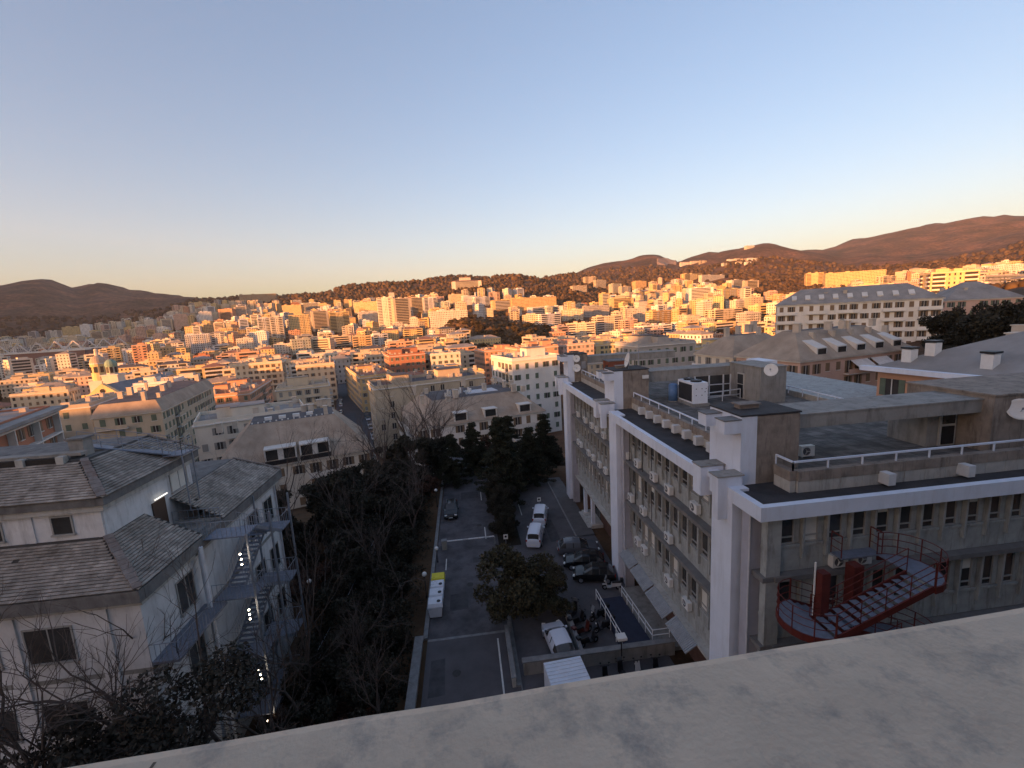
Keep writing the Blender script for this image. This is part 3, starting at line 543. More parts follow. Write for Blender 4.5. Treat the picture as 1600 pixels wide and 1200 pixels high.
for lev in (0, 1, 2):
    zl, zr = ZL - 3.72 * lev, ZR - 3.72 * lev
    landing(XL, zl, -1); landing(XR, zr, 1)
    for (ya, yb, z0, z1) in ((YC - 1.3, YC - 0.1, zl, zr), (YC + 0.1, YC + 1.3, zl + 3.72 if lev else zl + 3.72, zr)):
        if lev == 0 and ya > YC - 0.5: continue
        n = 11
        for k in range(n): x = XL + (XR - XL) * (k + 0.5) / n; z = z0 + (z1 - z0) * (k + 1) / (n + 1); MB().box(x - 0.17, x + 0.17, ya + 0.05, yb - 0.05, z - 0.03, z).build('tread', GRATE, rs)
        for yy in (ya, yb): MB().beam((XL, yy, z0 - 0.1), (XR, yy, z1 - 0.1), 0.06, 0.3).build('stringer', REDST, rs)
        for yy in (ya, yb):
            q = MB()
            for h in (0.4, 0.75, 1.1): q.tube((XL, yy, z0 + h), (XR, yy, z1 + h), 0.02, n=5)
            for k in range(5): t = k / 4; q.tube((XL + (XR - XL) * t, yy, z0 + (z1 - z0) * t), (XL + (XR - XL) * t, yy, z0 + (z1 - z0) * t + 1.1), 0.02, n=5)
            q.build('railing', REDST, rs)
MB().box(17.3, 19.4, 17.75, 18.4, ZR - 0.08, ZR).build('platform', GRATE, rs)
railing([(17.3, 17.8, ZR), (17.3, 18.4, ZR)], 0, 1.1, 0.6, REDST, rs, r=0.025, mids=2); railing([(19.4, 17.75, ZR), (19.4, 18.4, ZR)], 0, 1.1, 0.6, REDST, rs, r=0.025, mids=2)
MB().box(17.25, 17.75, 17.0, 17.5, -0.1, ZR).build('post', REDST, rs)
MB().box(14.95, 15.35, 16.25, 16.65, -0.1, ZL + 2.2).build('post', REDST, rs)
MB().tube((14.9, 16.6, ZL), (14.9, 16.6, ZL + 2.6), 0.04).build('vent_pipe', ACW, rs)
# ---------------------------------------------------------------- white building with two tiers of slate roof on the left
lb = thing('slate_roofed_building', (-17.9, 23.4, -4), 'white two-tier building with weathered grey slate roofs and outside steel stairs', 'building')
LX, LY, EZ = -17.3, 22.7, 13.2
def lpart(mb, name, m): return mb.build(name, m, lb)
lpart(MB().box(-48, -17.9, 23.4, 40.4, -4, 12.5), 'wall', WALLW)
lpart(MB().box(-48, -20.5, 25.6, 33.6, 12.5, 17.0), 'upper_wall', WALLW)
lpart(MB().box(-48, -17.87, 23.37, 40.43, 8.0, 8.25).box(-48, -17.86, 23.36, 40.44, 3.6, 3.85), 'string_course', CONC)
lpart(MB().box(-48, LX - 0.02, LY + 0.02, 23.1, 12.45, 13.12).box(-18.0, LX, 23.1, 40.9, 12.45, 13.12), 'gutter', GUTTER)
lpart(MB().box(-48, -17.55, 23.1, 23.5, 12.1, 12.45).box(-18.0, -17.55, 23.5, 40.6, 12.1, 12.45), 'cornice', CONC_L)
lpart(MB().box(-48, -20.0, 25.15, 25.6, 16.95, 17.4).box(-20.5, -20.0, 25.6, 34.0, 16.95, 17.4), 'gutter', GUTTER)
lpart(MB().box(-48, -20.2, 25.3, 25.62, 16.6, 16.95).box(-20.52, -20.2, 25.62, 33.8, 16.6, 16.95), 'cornice', CONC_L)
tile = fmesh('shingle', MB().add([(0.004, 0, 0.0), (0.336, 0, 0.0), (0.336, 0.165, 0.0), (0.004, 0.165, 0.0), (0.004, 0, 0.05), (0.336, 0, 0.05), (0.336, 0.165, 0.016), (0.004, 0.165, 0.016)], BOXF), SLATE)
def slate_slope(e0, e1, t0, t1, first300=False, skip=None, tw=0.34, th=0.19):
    """e0->e1 along the eave, t0,t1 above; courses of separate slates clipped to the trapezoid"""
    e0, e1, t0, t1 = (Vector(p) for p in (e0, e1, t0, t1)); ud = (e1 - e0).normalized(); ew = (e1 - e0).length
    up = (t0 - e0) - ud * (t0 - e0).dot(ud); L = up.length; up.normalize(); nrm = ud.cross(up)
    a0, a1 = (t0 - e0).dot(ud), (t1 - e0).dot(ud); rows = int(L / th); rot = Matrix((ud, up, nrm)).transposed()
    base = MB().poly([e0 - nrm * .01, e1 - nrm * .01, t1 - nrm * .01, t0 - nrm * .01]); roof = lpart(base, 'roof', mat('roof_board', (0.06, 0.055, 0.05), 0.95))
    rest = MB(); cnt = 0; rl = Vector(lb.location)
    for r in range(rows):
        f = r / max(1, rows); lo, hi = a0 * f, ew + (a1 - ew) * f; off = (r % 2) * tw * 0.5
        k0, k1 = int(math.ceil((lo - off) / tw)), int((hi - off) / tw)
        order = range(k1 - 1, k0 - 1, -1)
        for k in order:
            if random.random() < 0.002: continue
            p = e0 + ud * (off + k * tw) + up * (r * th); tilt = random.gauss(0, 0.012); lift = random.uniform(0, 0.012)
            if skip and skip(p): continue
            m = rot @ Matrix.Rotation(tilt, 3, 'Z') @ Matrix.Rotation(random.gauss(0, 0.015), 3, 'X')
            if first300 and cnt < 300 and p.x > -27.5 - 0:
                o = piece('shingle', tile, roof, p + nrm * lift - rl); o.rotation_euler = m.to_euler(); cnt += 1
            else:
                rest.add([p + nrm * lift + m @ Vector(q.co) for q in tile.vertices], BOXF)
    o = rest.build('shingles', SLATE, roof, org=tuple(rl)); 
    if o: tag(o, kind='stuff')
    return roof
inn = (-20.5, 25.6, 15.0)
slate_slope((-44, LY, EZ), (LX, LY, EZ), (-44, 25.6, 15.0), (-20.5, 25.6, 15.0), True)
slate_slope((LX, LY, EZ), (LX, 28.6, EZ), (-20.5, 25.6, 15.0), (-20.5, 28.5, 15.0))
slate_slope((LX, 30.9, EZ), (LX, 40.9, EZ), (-20.5, 30.9, 15.0), (-20.5, 39.4, 15.0))
UZ = 17.45
slate_slope((-44, 25.0, UZ), (-19.9, 25.0, UZ), (-44, 27.6, 19.0), (-22.5, 27.6, 19.0))
slate_slope((-19.9, 25.0, UZ), (-19.9, 34.2, UZ), (-22.5, 27.6, 19.0), (-22.5, 32.9, 19.0))
lpart(MB().box(-44, -22.5, 27.6, 32.9, 18.6, 19.0), 'flat_roof', GUTTER)
lpart(MB().box(-48, -20.5, 33.6, 39.4, 12.5, 14.98), 'back_roof', GUTTER)
def hip(a, b, w=0.42):
    a, b = Vector(a), Vector(b); n = int((b - a).length / 0.36); me = []
    for k in range(n):
        p = a + (b - a) * k / n; q = a + (b - a) * (k + 0.93) / n; lift = Vector((0, 0, 0.07))
        h = MB().beam(p + lift, q + lift, w * random.uniform(.85, 1.1), 0.09); lpart(h, 'hip_tile', HIP)
hip((LX - 0.05, LY + 0.05, EZ + 0.02), inn); hip((-19.95, 25.05, UZ + 0.02), (-22.5, 27.6, 19.0)); hip((LX - 0.02, 40.9, EZ + 0.02), (-20.5, 39.4, 15.0), 0.25); hip((-20, 34.2, UZ), (-22.5, 32.9, 19.0), 0.25)
# attic slots, chimney, walkway notch
for k in range(5):
    x = -24.6 - k * 2.1
    lpart(MB().box(x - 0.8, x + 0.8, 27.4, 27.62, 18.92, 19.25), 'attic_slot', DARK)
    lpart(MB().box(x + 0.85, x + 1.25, 27.3, 27.65, 18.8, 19.32), 'kerb_block', CONC_L)
lpart(MB().box(-44, -22.6, 27.62, 28.2, 19.25, 19.42), 'coping', CONC)
ch = lpart(MB().box(-23.75, -22.95, 28.3, 29.0, 18.6, 20.05), 'chimney', CONC); MB().box(-23.85, -22.85, 28.2, 29.1, 20.05, 20.15).build('chimney_cap', LEDGE, ch)
lpart(MB().box(-20.5, -17.5, 28.62, 30.88, 12.5, 13.0), 'walkway', CONC)
lpart(MB().box(-20.5, -17.5, 28.5, 28.62, 12.5, 13.3).box(-20.5, -17.5, 30.88, 31.0, 12.5, 13.3), 'walkway_kerb', CONC_L)
railing([(-20.4, 28.75, 13.0), (-17.4, 28.75, 13.0)], 0, 1.05, 0.35, GREYST, lb, r=0.02, mids=1); railing([(-20.4, 30.75, 13.0), (-17.4, 30.75, 13.0)], 0, 1.05, 0.35, GREYST, lb, r=0.02, mids=1)
lpart(MB().box(-20.49, -20.42, 29.2, 30.4, 13.0, 15.3), 'doorway', mat('doorway_brown', (0.08, 0.05, 0.035), 0.8))
lpart(MB().tube((-20.3, 29.3, 15.5), (-20.3, 30.5, 15.5), 0.04), 'lamp_tube', mat('lamp_tube', (0.9, 0.9, 0.85), emit=(1, 0.93, 0.8, 0.5)))
# windows (frame > pane)
def lwin(x0, x1, y, z0, z1, face='front', dark=False, bars=1):
    if face == 'front':
        f = MB().box(x0 - .08, x0, y - .06, y, z0 - .08, z1 + .08).box(x1, x1 + .08, y - .06, y, z0 - .08, z1 + .08).box(x0, x1, y - .06, y, z1, z1 + .08).box(x0 - .12, x1 + .12, y - .14, y, z0 - .1, z0)
        for k in range(bars): xx = x0 + (x1 - x0) * (k + 1) / (bars + 1); f.box(xx - .03, xx + .03, y - .05, y, z0, z1)
        wo = lpart(f, 'window', FRAME); MB().box(x0, x1, y - .03, y - .004, z0, z1).build('pane', GLASS, wo)
    else:
        f = MB().box(y, y + .06, x0 - .08, x0, z0 - .08, z1 + .08).box(y, y + .06, x1, x1 + .08, z0 - .08, z1 + .08).box(y, y + .06, x0, x1, z1, z1 + .08).box(y, y + .14, x0 - .12, x1 + .12, z0 - .1, z0)
        for k in range(bars): xx = x0 + (x1 - x0) * (k + 1) / (bars + 1); f.box(y, y + .05, xx - .03, xx + .03, z0, z1)
        wo = lpart(f, 'window', FRAME); MB().box(y + .004, y + .03, x0, x1, z0, z1).build('pane', BLIND if dark else GLASS, wo)
lwin(-23.1, -22.15, 25.6, 15.38, 16.35, bars=0); lwin(-26.9, -25.65, 25.6, 15.3, 16.3, bars=0); lwin(-30.4, -29.3, 25.6, 15.3, 16.3, bars=0)
lwin(31.3, 33.0, -20.5, 15.25, 16.5, 'side', True)
for zz in (9.3, 4.9, 0.6):
    for x in (-43, -39, -35, -31, -27.2, -23.6): lwin(x, x + 2.2, 23.4, zz, zz + 1.9, bars=1)
    for y in (26.2, 35.2, 37.9): lwin(y, y + 1.5, -17.9, zz, zz + 2.0, 'side')
for x in (-24.4, -28.1, -20.9): lpart(MB().box(x, x + 0.35, 25.54, 25.6, 15.0, 16.6), 'pilaster', WALLW)
for x in (-24.6, -20.2): lpart(MB().box(x, x + 0.7, 23.3, 23.4, -4, 12.1), 'pilaster', WALLW)
lpart(MB().tube((-17.8, 40.2, 12.2), (-17.8, 40.2, -4), 0.07, n=8).box(-17.9, -17.6, 40.05, 40.35, 7.9, 8.3), 'drain_pipe', mat('pale_pipe', (0.5, 0.5, 0.52), 0.5))
lpart(MB().tube((-17.6, 27.9, 12.6), (-17.3, 27.95, 12.6), 0.15, n=8).tube((-17.3, 27.95, 12.65), (-17.3, 28.0, -2), 0.16, n=10), 'flue_pipe', mat('pale_flue', (0.6, 0.62, 0.66), 0.5))
# outside steel stair tower with step lights
st = thing('steel_staircase', (-15.6, 29.5, -4), 'grey galvanised steel outside staircase with lit step lamps beside white building', 'stairs')
SX0, SX1, SY0, SY1 = -17.3, -14.7, 28.4, 36.2
LAMP = mat('step_lamp', (1, 0.9, 0.75), emit=(1.0, 0.82, 0.6, 9.0))
levels = [12.9, 8.6, 4.2, -0.2]
for i, z in enumerate(levels):
    MB().box(SX0, SX1, SY0, 29.9, z - .08, z).build('landing', GRATE, st)
    railing([(SX0, SY0, z), (SX1, SY0, z), (SX1, 29.9, z)], 0, 1.1, 0.3, GREYST, st, r=0.016)
    if i + 1 < len(levels) or True:
        zm = z - 2.2
        MB().box(SX0, SX1, 33.6, 35.2, zm - .08, zm).build('landing', GRATE, st)
        railing([(SX0, 35.2, zm), (SX1, 35.2, zm), (SX1, 33.6, zm)], 0, 1.1, 0.3, GREYST, st, r=0.016)
        for (xa, xb, za, zb) in ((-15.9, -14.8, z, zm), (-17.2, -16.1, z - 4.35, zm)):
            n = 12
            for k in range(n):
                t = (k + .5) / n; y = 29.9 + (33.6 - 29.9) * t; zz = za + (zb - za) * t
                MB().box(xa, xb, y - .14, y + .14, zz - .03, zz).build('tread', GRATE, st)
            for xx in (xa, xb): MB().beam((xx, 29.9, za - .1), (xx, 33.6, zb - .1), .05, .22).build('stringer', GREYST, st)
            for xx in (xa, xb): 
                q = MB().tube((xx, 29.9, za + 1.05), (xx, 33.6, zb + 1.05), .02, n=5).tube((xx, 29.9, za + .55), (xx, 33.6, zb + .55), .014, n=4)
                for k in range(13): t = k / 12; yy = 29.9 + 3.7 * t; zz = za + (zb - za) * t; q.tube((xx, yy, zz), (xx, yy, zz + 1.05), .012, n=4)
                q.build('railing', GREYST, st)
for x, y in ((SX1, SY0), (SX1, 35.2), (SX0, 35.2), (SX1, 31.8)): MB().box(x - .06, x + .06, y - .06, y + .06, -4, 13.0).build('post', GREYST, st)
for px, py in ((375, 866), (377, 874), (378, 882), (389, 953), (390, 960), (391, 967), (404, 1046), (407, 1054), (409, 1061), (418, 1126), (419, 1134), (420, 1142)):
    p = atX(px, py, -15.0); MB().sphere(p, 0.055, 8, 5).build('step_lamp', LAMP, st)
# balcony gallery with railing on the right side and roof catwalk
MB().box(-17.9, -16.5, 23.4, 28.4, 8.35, 8.5).build('gallery', GRATE, st); railing([(-17.9, 23.4, 8.5), (-16.5, 23.4, 8.5), (-16.5, 28.4, 8.5)], 0, 1.05, 0.3, GREYST, st, r=0.016)
cw = thing('roof_catwalk', (-20, 30, 17.4), 'grey steel catwalk with handrails over the upper slate roof', 'catwalk')
MB().beam((-23.6, 29.5, 19.35), (-20.2, 31.4, 17.95), 0.9, 0.08).build('walkway', GRATE, cw)
for s_ in (-0.45, 0.45):
    d = Vector((1.9, -3.4, 0)).normalized() * 0; off = Vector((0.49, 0.87, 0)) * s_
    a, b = Vector((-23.6, 29.5, 19.4)) + off, Vector((-20.2, 31.4, 18.0)) + off; q = MB()
    for h in (.5, 1.0): q.tube(a + Vector((0, 0, h)), b + Vector((0, 0, h)), .02, n=5)
    for k in range(5): p = a + (b - a) * k / 4; q.tube(p, p + Vector((0, 0, 1.0)), .02, n=5)
    q.build('railing', GREYST, cw)
MB().box(-20.4, -19.2, 30.9, 32.2, 17.85, 17.93).build('platform', GRATE, cw); railing([(-20.4, 30.9, 17.9), (-19.2, 30.9, 17.9), (-19.2, 32.2, 17.9)], 0, 1.0, 0.4, GREYST, cw, r=0.02, mids=1)
MB().tube((-19.3, 31.0, 13.9), (-19.3, 31.0, 17.9), 0.05).tube((-19.3, 32.1, 13.9), (-19.3, 32.1, 17.9), 0.05).build('support', GREYST, cw)
# ---------------------------------------------------------------- road, car park and kerbs
def sheet(name, poly, z, m): o = MB().poly([(x, y, z) for x, y in poly]).build(name, m); return tag(o, kind='structure')
sheet('road', [(-4.6, 4), (2.2, 4), (2.2, 33.0), (-4.6, 33.0)], 0.0, mat('asphalt_older', (0.088, 0.083, 0.088), 0.9, 0.2, 0.4, bump=0.3, bscale=60))
sheet('road', [(-4.6, 33.25), (2.2, 33.25), (2.2, 41.0), (3.9, 42.5), (3.9, 45.0), (2.3, 46.5), (2.4, 59), (2.4, 82), (-4.4, 82)], 0.0, ASPH)
sheet('car_park', [(2.2, 27.0), (13.7, 27.0), (13.7, 66.0), (2.4, 66.0), (2.4, 59), (2.3, 46.5), (3.9, 45.0), (3.9, 42.5), (2.2, 41.0)], 0.003, mat('asphalt_car_park', (0.098, 0.092, 0.097), 0.9, 0.22, 0.4, bump=0.3, bscale=60, stain=0.4, stain_col=(0.03, 0.03, 0.034), sscale=0.2))
tag(MB().box(-4.6, 2.2, 33.0, 33.25, -0.05, 0.012).build('drain_channel', KERB), kind='structure')
sheet('verge', [(2.45, 46.6), (5.0, 46.6), (5.0, 60), (9.0, 66), (2.5, 66)], 0.03, SOIL)
_ks = fmesh('kerb_stone', MB().box(-0.15, 0.15, 0.01, 0.99, -0.1, 0.14), KERB)
kerb = tag(MB().box(-4.98, -4.92, 33.2, 80, -0.1, 0.1).build('kerb', KERB), kind='structure')
for k in range(46): piece('kerb_stone', _ks, kerb, (-4.76, 33.3 + k, 0))
kerb2 = tag(MB().box(2.36, 2.44, 27, 41, -0.1, 0.1).build('kerb', KERB), kind='structure')
for k in range(13): piece('kerb_stone', _ks, kerb2, (2.2, 27.4 + k, 0))
for k in range(22): piece('kerb_stone', _ks, kerb2, (2.55, 59 + k, 0))
gw = thing('garden_wall', (-5.3, 8, -3), 'low grey concrete wall along the near left edge of the road', 'wall')
MB().box(-5.5, -4.95, 6, 33.0, -4, 0.55).build('wall', CONC, gw); MB().box(-5.56, -4.89, 6, 33.04, 0.55, 0.63).build('coping', KERB, gw)
sheet('pavement', [(11.6, 47), (13.72, 47), (13.72, 64), (11.6, 64)], 0.1, mat('pavement_slabs', (0.1, 0.095, 0.095), 0.9, 0.2, 1.0, bump=0.3))
tag(MB().box(11.45, 11.6, 47, 64, -0.1, 0.105).build('kerb', KERB), kind='structure')
for nm, x0, x1, y0, y1 in (('l', 1.04, 1.16, 26.0, 32.4), ('l', 1.0, 1.12, 48.9, 51.8), ('l', -3.5, -3.4, 43.2, 45.4), ('l', 0.98, 1.1, 60, 63), ('l', 6.0, 6.1, 54, 58)):
    tag(MB().box(x0, x1, y0, y1, 0.001, 0.008).build('road_marking', LINE), kind='structure')
for (x0, x1, y0, y1) in ((-2.9, -1.2, 36.5, 39.0), (-.6, 1.4, 44.0, 45.2), (4.6, 7.9, 41.2, 43.1), (-4.2, -3.0, 27.5, 31.0), (8.4, 9.6, 46.5, 52), (-1.9, .7, 61, 63.6)):
    tag(MB().poly([(x0, y0, .008), (x1, y0 + .1, .008), (x1 - .1, y1, .008), (x0 + .05, y1 - .1, .008)]).build('asphalt_patch', mat('patched_asphalt', (0.06, 0.058, 0.062), .9, .3, 1.5, bump=.3)), kind='structure')
for (x, y) in ((-1.0, 40.2), (0.4, 52.5), (7.2, 39.6), (-2.2, 29.4)):
    tag(MB().tube((x, y, -.05), (x, y, .012), .33, n=16).build('manhole_cover', mat('cast_iron', (.045, .043, .042), .6, .3, 6.0, metal=.4)), kind='structure')
rw = thing('retaining_wall', (3.3, 28.6, 0), 'low weathered concrete wall behind the corrugated truck roof', 'wall')
MB().box(2.7, 14.2, 28.3, 28.62, -0.1, 1.05).build('wall', CONC, rw); MB().box(2.62, 14.2, 28.22, 28.7, 1.05, 1.14).build('coping', KERB, rw)
w2 = thing('parking_wall', (7.1, 31, 0), 'short low concrete wall beside the row of scooters', 'wall')
MB().box(7.05, 7.3, 28.7, 34.2, -0.1, 0.85).build('wall', CONC_L, w2); MB().box(7.02, 7.33, 28.72, 34.23, 0.85, 0.9).build('coping', KERB, w2)
w3 = thing('verge_wall', (2.6, 30, 0), 'pale concrete wall end between the road line and the small truck', 'wall')
MB().box(1.75, 2.02, 27.4, 32.8, -0.1, 0.75).build('wall', CONC_L, w3); MB().box(1.72, 2.05, 27.38, 32.83, 0.75, 0.8).build('coping', KERB, w3)

# wheelchair ramp with white railings
rp = thing('access_ramp', (11.5, 32, 0), 'dark blue access ramp with white handrails beside the office', 'ramp')
MB().add([(10.4, 29.0, -.1), (12.7, 29.0, -.1), (12.7, 35.6, -.1), (10.4, 35.6, -.1), (10.4, 29.0, .7), (12.7, 29.0, .7), (12.7, 35.6, .05), (10.4, 35.6, .05)], BOXF).build('deck', mat('blue_deck', (0.025, 0.03, 0.055), 0.7, 0.2, 2.0), rp)
RAILW = mat('rail_white', (0.7, 0.71, 0.72), 0.4, 0.05)
for x in (10.35, 12.75):
    q = MB()
    for h in (.55, 1.0): q.tube((x, 35.6, .05 + h), (x, 29.0, .7 + h), .035, n=6)
    for k in range(6): t = k / 5; q.tube((x, 35.6 - 6.6 * t, 0), (x, 35.6 - 6.6 * t, 1.05 + .65 * t), .035, n=6)
    q.build('handrail', RAILW, rp)
MB().tube((12.75, 29, 1.7), (14.1, 29, 1.7), .035).tube((12.75, 29, 1.25), (14.1, 29, 1.25), .035).tube((14.1, 29, 0), (14.1, 29, 1.7), .035).build('handrail', RAILW, rp)
MB().box(12.8, 15.2, 28.7, 36.5, -.08, .25).build('planter', CONC, rp)

# barrier, bins, lamps, signs
bg_ = thing('barrier_gate', (-3.7, 47.6, 0), 'white boom barrier across the driveway with its box at the verge', 'barrier')
MB().box(-4.0, -3.45, 47.3, 47.8, 0, 1.05).build('cabinet', mat('cabinet_beige', (0.3, 0.28, 0.24), 0.6), bg_); MB().box(-4.03, -3.42, 47.27, 47.83, 1.05, 1.1).build('cabinet_lid', KERB, bg_)
for k in range(9): MB().box(-3.4 + k * .6, -2.815 + k * .6, 47.5, 47.58, .86, .97).build('boom_section', mat('boom_white', (0.75, 0.75, 0.75), 0.5, 0.04) if k % 4 != 3 else mat('boom_grey', (0.55, 0.53, 0.53), 0.5), bg_)
MB().box(1.95, 2.1, 47.4, 47.66, 0, .84).build('rest_post', KERB, bg_)
def bin_(x, y, col, lid, label, hole=False):
    t = thing('recycling_bin', (x, y, 0), label, 'bin')
    b = MB().add([(x - .5, y - .42, .12), (x + .5, y - .42, .12), (x + .5, y + .42, .12), (x - .5, y + .42, .12), (x - .62, y - .52, 1.15), (x + .62, y - .52, 1.15), (x + .62, y + .52, 1.15), (x - .62, y + .52, 1.15)], BOXF).box(x - .66, x + .66, y - .56, y - .5, 1.05, 1.12)
    b.build('body', col, t)
    l = MB().add([(x - .66, y - .56, 1.15), (x + .66, y - .56, 1.15), (x + .66, y + .56, 1.15), (x - .66, y + .56, 1.15), (x - .6, y - .4, 1.42), (x + .6, y - .4, 1.42), (x + .6, y + .45, 1.5), (x - .6, y + .45, 1.5)], BOXF).build('lid', lid, t)
    if hole: MB().tube((x + .3, y - .1, 1.44), (x + .3, y - .1, 1.475), .17, n=12).build('opening', DARK, l)
    for dx in (-.45, .45):
        for dy in (-.35, .35): MB().tube((x + dx - .03, y + dy, .09), (x + dx + .03, y + dy, .09), .09, n=8).build('wheel', RUBBER, t)
BW = mat('bin_white', (0.6, 0.63, 0.68), 0.5, 0.08, 3.0); BY = mat('bin_yellow', (0.6, 0.52, 0.03), 0.5, 0.1, 3.0)
bin_(-4.0, 40.0, BY, BY, 'yellow wheeled recycling bin at the end of the white bins')
bin_(-4.0, 38.75, BW, BW, 'white wheeled recycling bin next to the yellow one', True)
bin_(-4.02, 37.5, BW, BW, 'middle white wheeled bin between two other white bins', True); bin_(-4.05, 36.2, BW, BW, 'white wheeled bin at the end farthest from the yellow bin', True)
GLOBE = mat('globe_glass', (0.7, 0.69, 0.66), 0.25, 0.05)
for px, py, z, lab in ((663, 897, 2.4, 'white globe lamp on a post beside the yellow bin'), (682, 857, 1.6, 'white globe lamp on a short post beside the boom barrier box'), (681, 766, 2.4, 'white globe lamp on a post beside the dark car on the driveway'), (483, 908, 1.2, 'small white globe lamp by the garden path near the white building')):
    p = atZ(px, py, z); g = ground(p[0], p[1]); t = thing('globe_lamp', (p[0], p[1], g), lab, 'lamp')
    MB().tube((p[0], p[1], g), (p[0], p[1], z - .18), .045, n=8).tube((p[0], p[1], g), (p[0], p[1], g + .25), .09, n=8).build('post', DARK, t)
    MB().sphere(p, .22, 14, 9).build('globe', GLOBE, t, smooth=True); MB().tube((p[0], p[1], z - .24), (p[0], p[1], z - .17), .1, n=10).build('collar', DARK, t)
for px, py, lab in ((842, 780, 'small white square sign on a post above the parked vans'), (790, 838, 'small white square sign on a post beside the barrier')):
    p = atZ(px, py, 1.9); t = thing('parking_sign', (p[0], p[1], 0), lab, 'sign')
    MB().tube((p[0], p[1], 0), (p[0], p[1], 2.15), .03).build('post', GREYST, t); MB().box(p[0] - .24, p[0] + .24, p[1] - .05, p[1] - .03, 1.6, 2.15).build('plate', ACW, t)
    MB().tube((p[0], p[1] - .052, 1.9), (p[0], p[1] - .058, 1.9), .14, n=12).build('emblem', DARK, t)
t = thing('path_lamp', (9.9, 27.9, 0), 'square headed white lamp post by the low weathered wall', 'lamp')
MB().tube((9.9, 27.9, 0), (9.9, 27.9, 2.3), .05).build('post', DARK, t); MB().box(9.55, 10.25, 27.6, 28.2, 2.3, 2.5).build('lamp_head', ACW, t); MB().box(9.65, 10.15, 27.7, 28.1, 2.15, 2.3).build('diffuser', DARK, t)

# ---------------------------------------------------------------- vehicles
def car(name, x, y, rz, label, paint, L=4.2, W=1.76, H=1.5, kind='hatch', group=None, roofbars=False, z=0.004, cat='car'):
    t = thing(name, (x, y, z), label, cat, group, rz)
    if kind == 'van':
        st_ = [(0, .5, 0), (.01, .62, 0), (.035, .66, 1), (.055, .97, 1), (.3, 1.0, 1), (.33, 1.0, 2), (.52, 1.0, 1), (.545, 1.0, 2), (.68, .98, 1), (.83, .62, 1), (.86, .6, 0), (.96, .5, 0), (1.0, .34, 0)]
    else:
        st_ = [(0, .46, 0), (.012, .6, 0), (.05, .66, 1), (.15, .95, 1), (.2, .98, 2), (.36, 1.0, 1), (.385, 1.0, 2), (.54, .985, 1), (.73, .665, 1), (.76, .64, 0), (.93, .54, 0), (.985, .44, 0), (1.0, .34, 0)]
    belt = .63; vs = []; ns = len(st_)
    for (tt, zt, gh) in st_:
        xx = (tt - .5) * L; zt *= H; tp = 1.0 - .16 * max(0, (abs(tt - .5) - .38) / .12) ** 2
        b_ = min(belt * H, zt - .005); top_w = .74 if gh else .86
        zr = max(zt - .045 * H, b_ + .002)
        row = [(.9, .17 * H), (1.0, .3 * H), (1.0, .45 * H if zt > .5 * H else zt * .8), (.965, b_), (top_w, zr), (top_w * .6, zt), (0, zt + .01)]
        for wf, zz in row: vs.append((xx, -wf * tp * W / 2, zz))
        for wf, zz in row[-2::-1]: vs.append((xx, wf * tp * W / 2, zz))
    nr = 13; body, glass = MB(), MB()
    bf, gf = [], {}
    for i in range(ns - 1):
        for j in range(nr - 1):
            f = (i * nr + j, (i + 1) * nr + j, (i + 1) * nr + j + 1, i * nr + j + 1)
            a, b = st_[i], st_[i + 1]; side = j in (3, 8); top = j in (4, 5, 6, 7)
            slope = abs(a[1] - b[1]) > .15
            isg = (side and a[2] == 1 and b[2] in (1, 2) and a[2] != 2) or (top and slope and a[2] and b[2]) or (side and slope and a[2] and b[2])
            if side and a[2] == 2: isg = False
            if kind == 'van' and side and a[0] < .3: isg = False
            (gf.setdefault((0 if top or slope else (1 if j < 6 else 2)) * 100 + (i if not slope else (50 if a[0] > .4 else 60)), []) if isg else bf).append(f)
    bf += [tuple(range(nr))[::-1], tuple((ns - 1) * nr + j for j in range(nr))]
    bf += [(i * nr, i * nr + nr - 1, (i + 1) * nr + nr - 1, (i + 1) * nr) for i in range(ns - 1)]
    bo = MB().add(vs, bf).build('body', paint, None, org=(0, 0, 0)); bo.parent = t
    for key, fs in gf.items():
        ix = sorted({q for f in fs for q in f}); mp = {q: n_ for n_, q in enumerate(ix)}
        go = MB().add([vs[q] for q in ix], [tuple(mp[q] for q in f) for f in fs]).build('windscreen' if key == 50 else ('rear_window' if key == 60 else 'side_window'), GLASS, None, org=(0, 0, 0)); go.parent = t
    for sx in (-.31, .31):
        for sy in (-1, 1):
            yy = sy * (W / 2 - .1); wr = .315
            wo = MB().tube((sx * L, yy - .1, wr), (sx * L, yy + .1, wr), wr, n=16).build('wheel', RUBBER, None, org=(0, 0, 0)); wo.parent = t
            ro = MB().tube((sx * L, yy + sy * .1, wr), (sx * L, yy + sy * .11, wr), .2, n=12).build('rim', GREYST, None, org=(0, 0, 0)); ro.parent = wo
    HL = mat('headlight', (0.75, 0.75, 0.72), 0.15, 0.02); TL = mat('tail_light', (0.25, 0.01, 0.01), 0.3, 0.05)
    for sy in (-1, 1):
        o = MB().obox((L * .468, sy * W * .36, H * .46), .1, .15, .055, -sy * .35).build('headlight', HL, None, org=(0, 0, 0)); o.parent = t
        o = MB().obox((-L * .488, sy * W * .42, H * .56), .04, .08, .13).build('tail_light', TL, None, org=(0, 0, 0)); o.parent = t
        o = MB().obox((L * .2, sy * (W * .5 + .07), H * .65), .07, .09, .06).build('wing_mirror', paint, None, org=(0, 0, 0)); o.parent = t
    o = MB().box(-L * .503, -L * .497, -.26, .26, .52, .63).build('number_plate', ACW, None, org=(0, 0, 0)); o.parent = t
    o = MB().box(L * .497, L * .503, -.26, .26, .38, .48).build('number_plate', ACW, None, org=(0, 0, 0)); o.parent = t
    o = MB().box(L * .475, L * .501, -.4, .4, .3, .37).box(L * .45, L * .49, -.42, .42, .5, .58).build('grille', DARK, None, org=(0, 0, 0)); o.parent = t
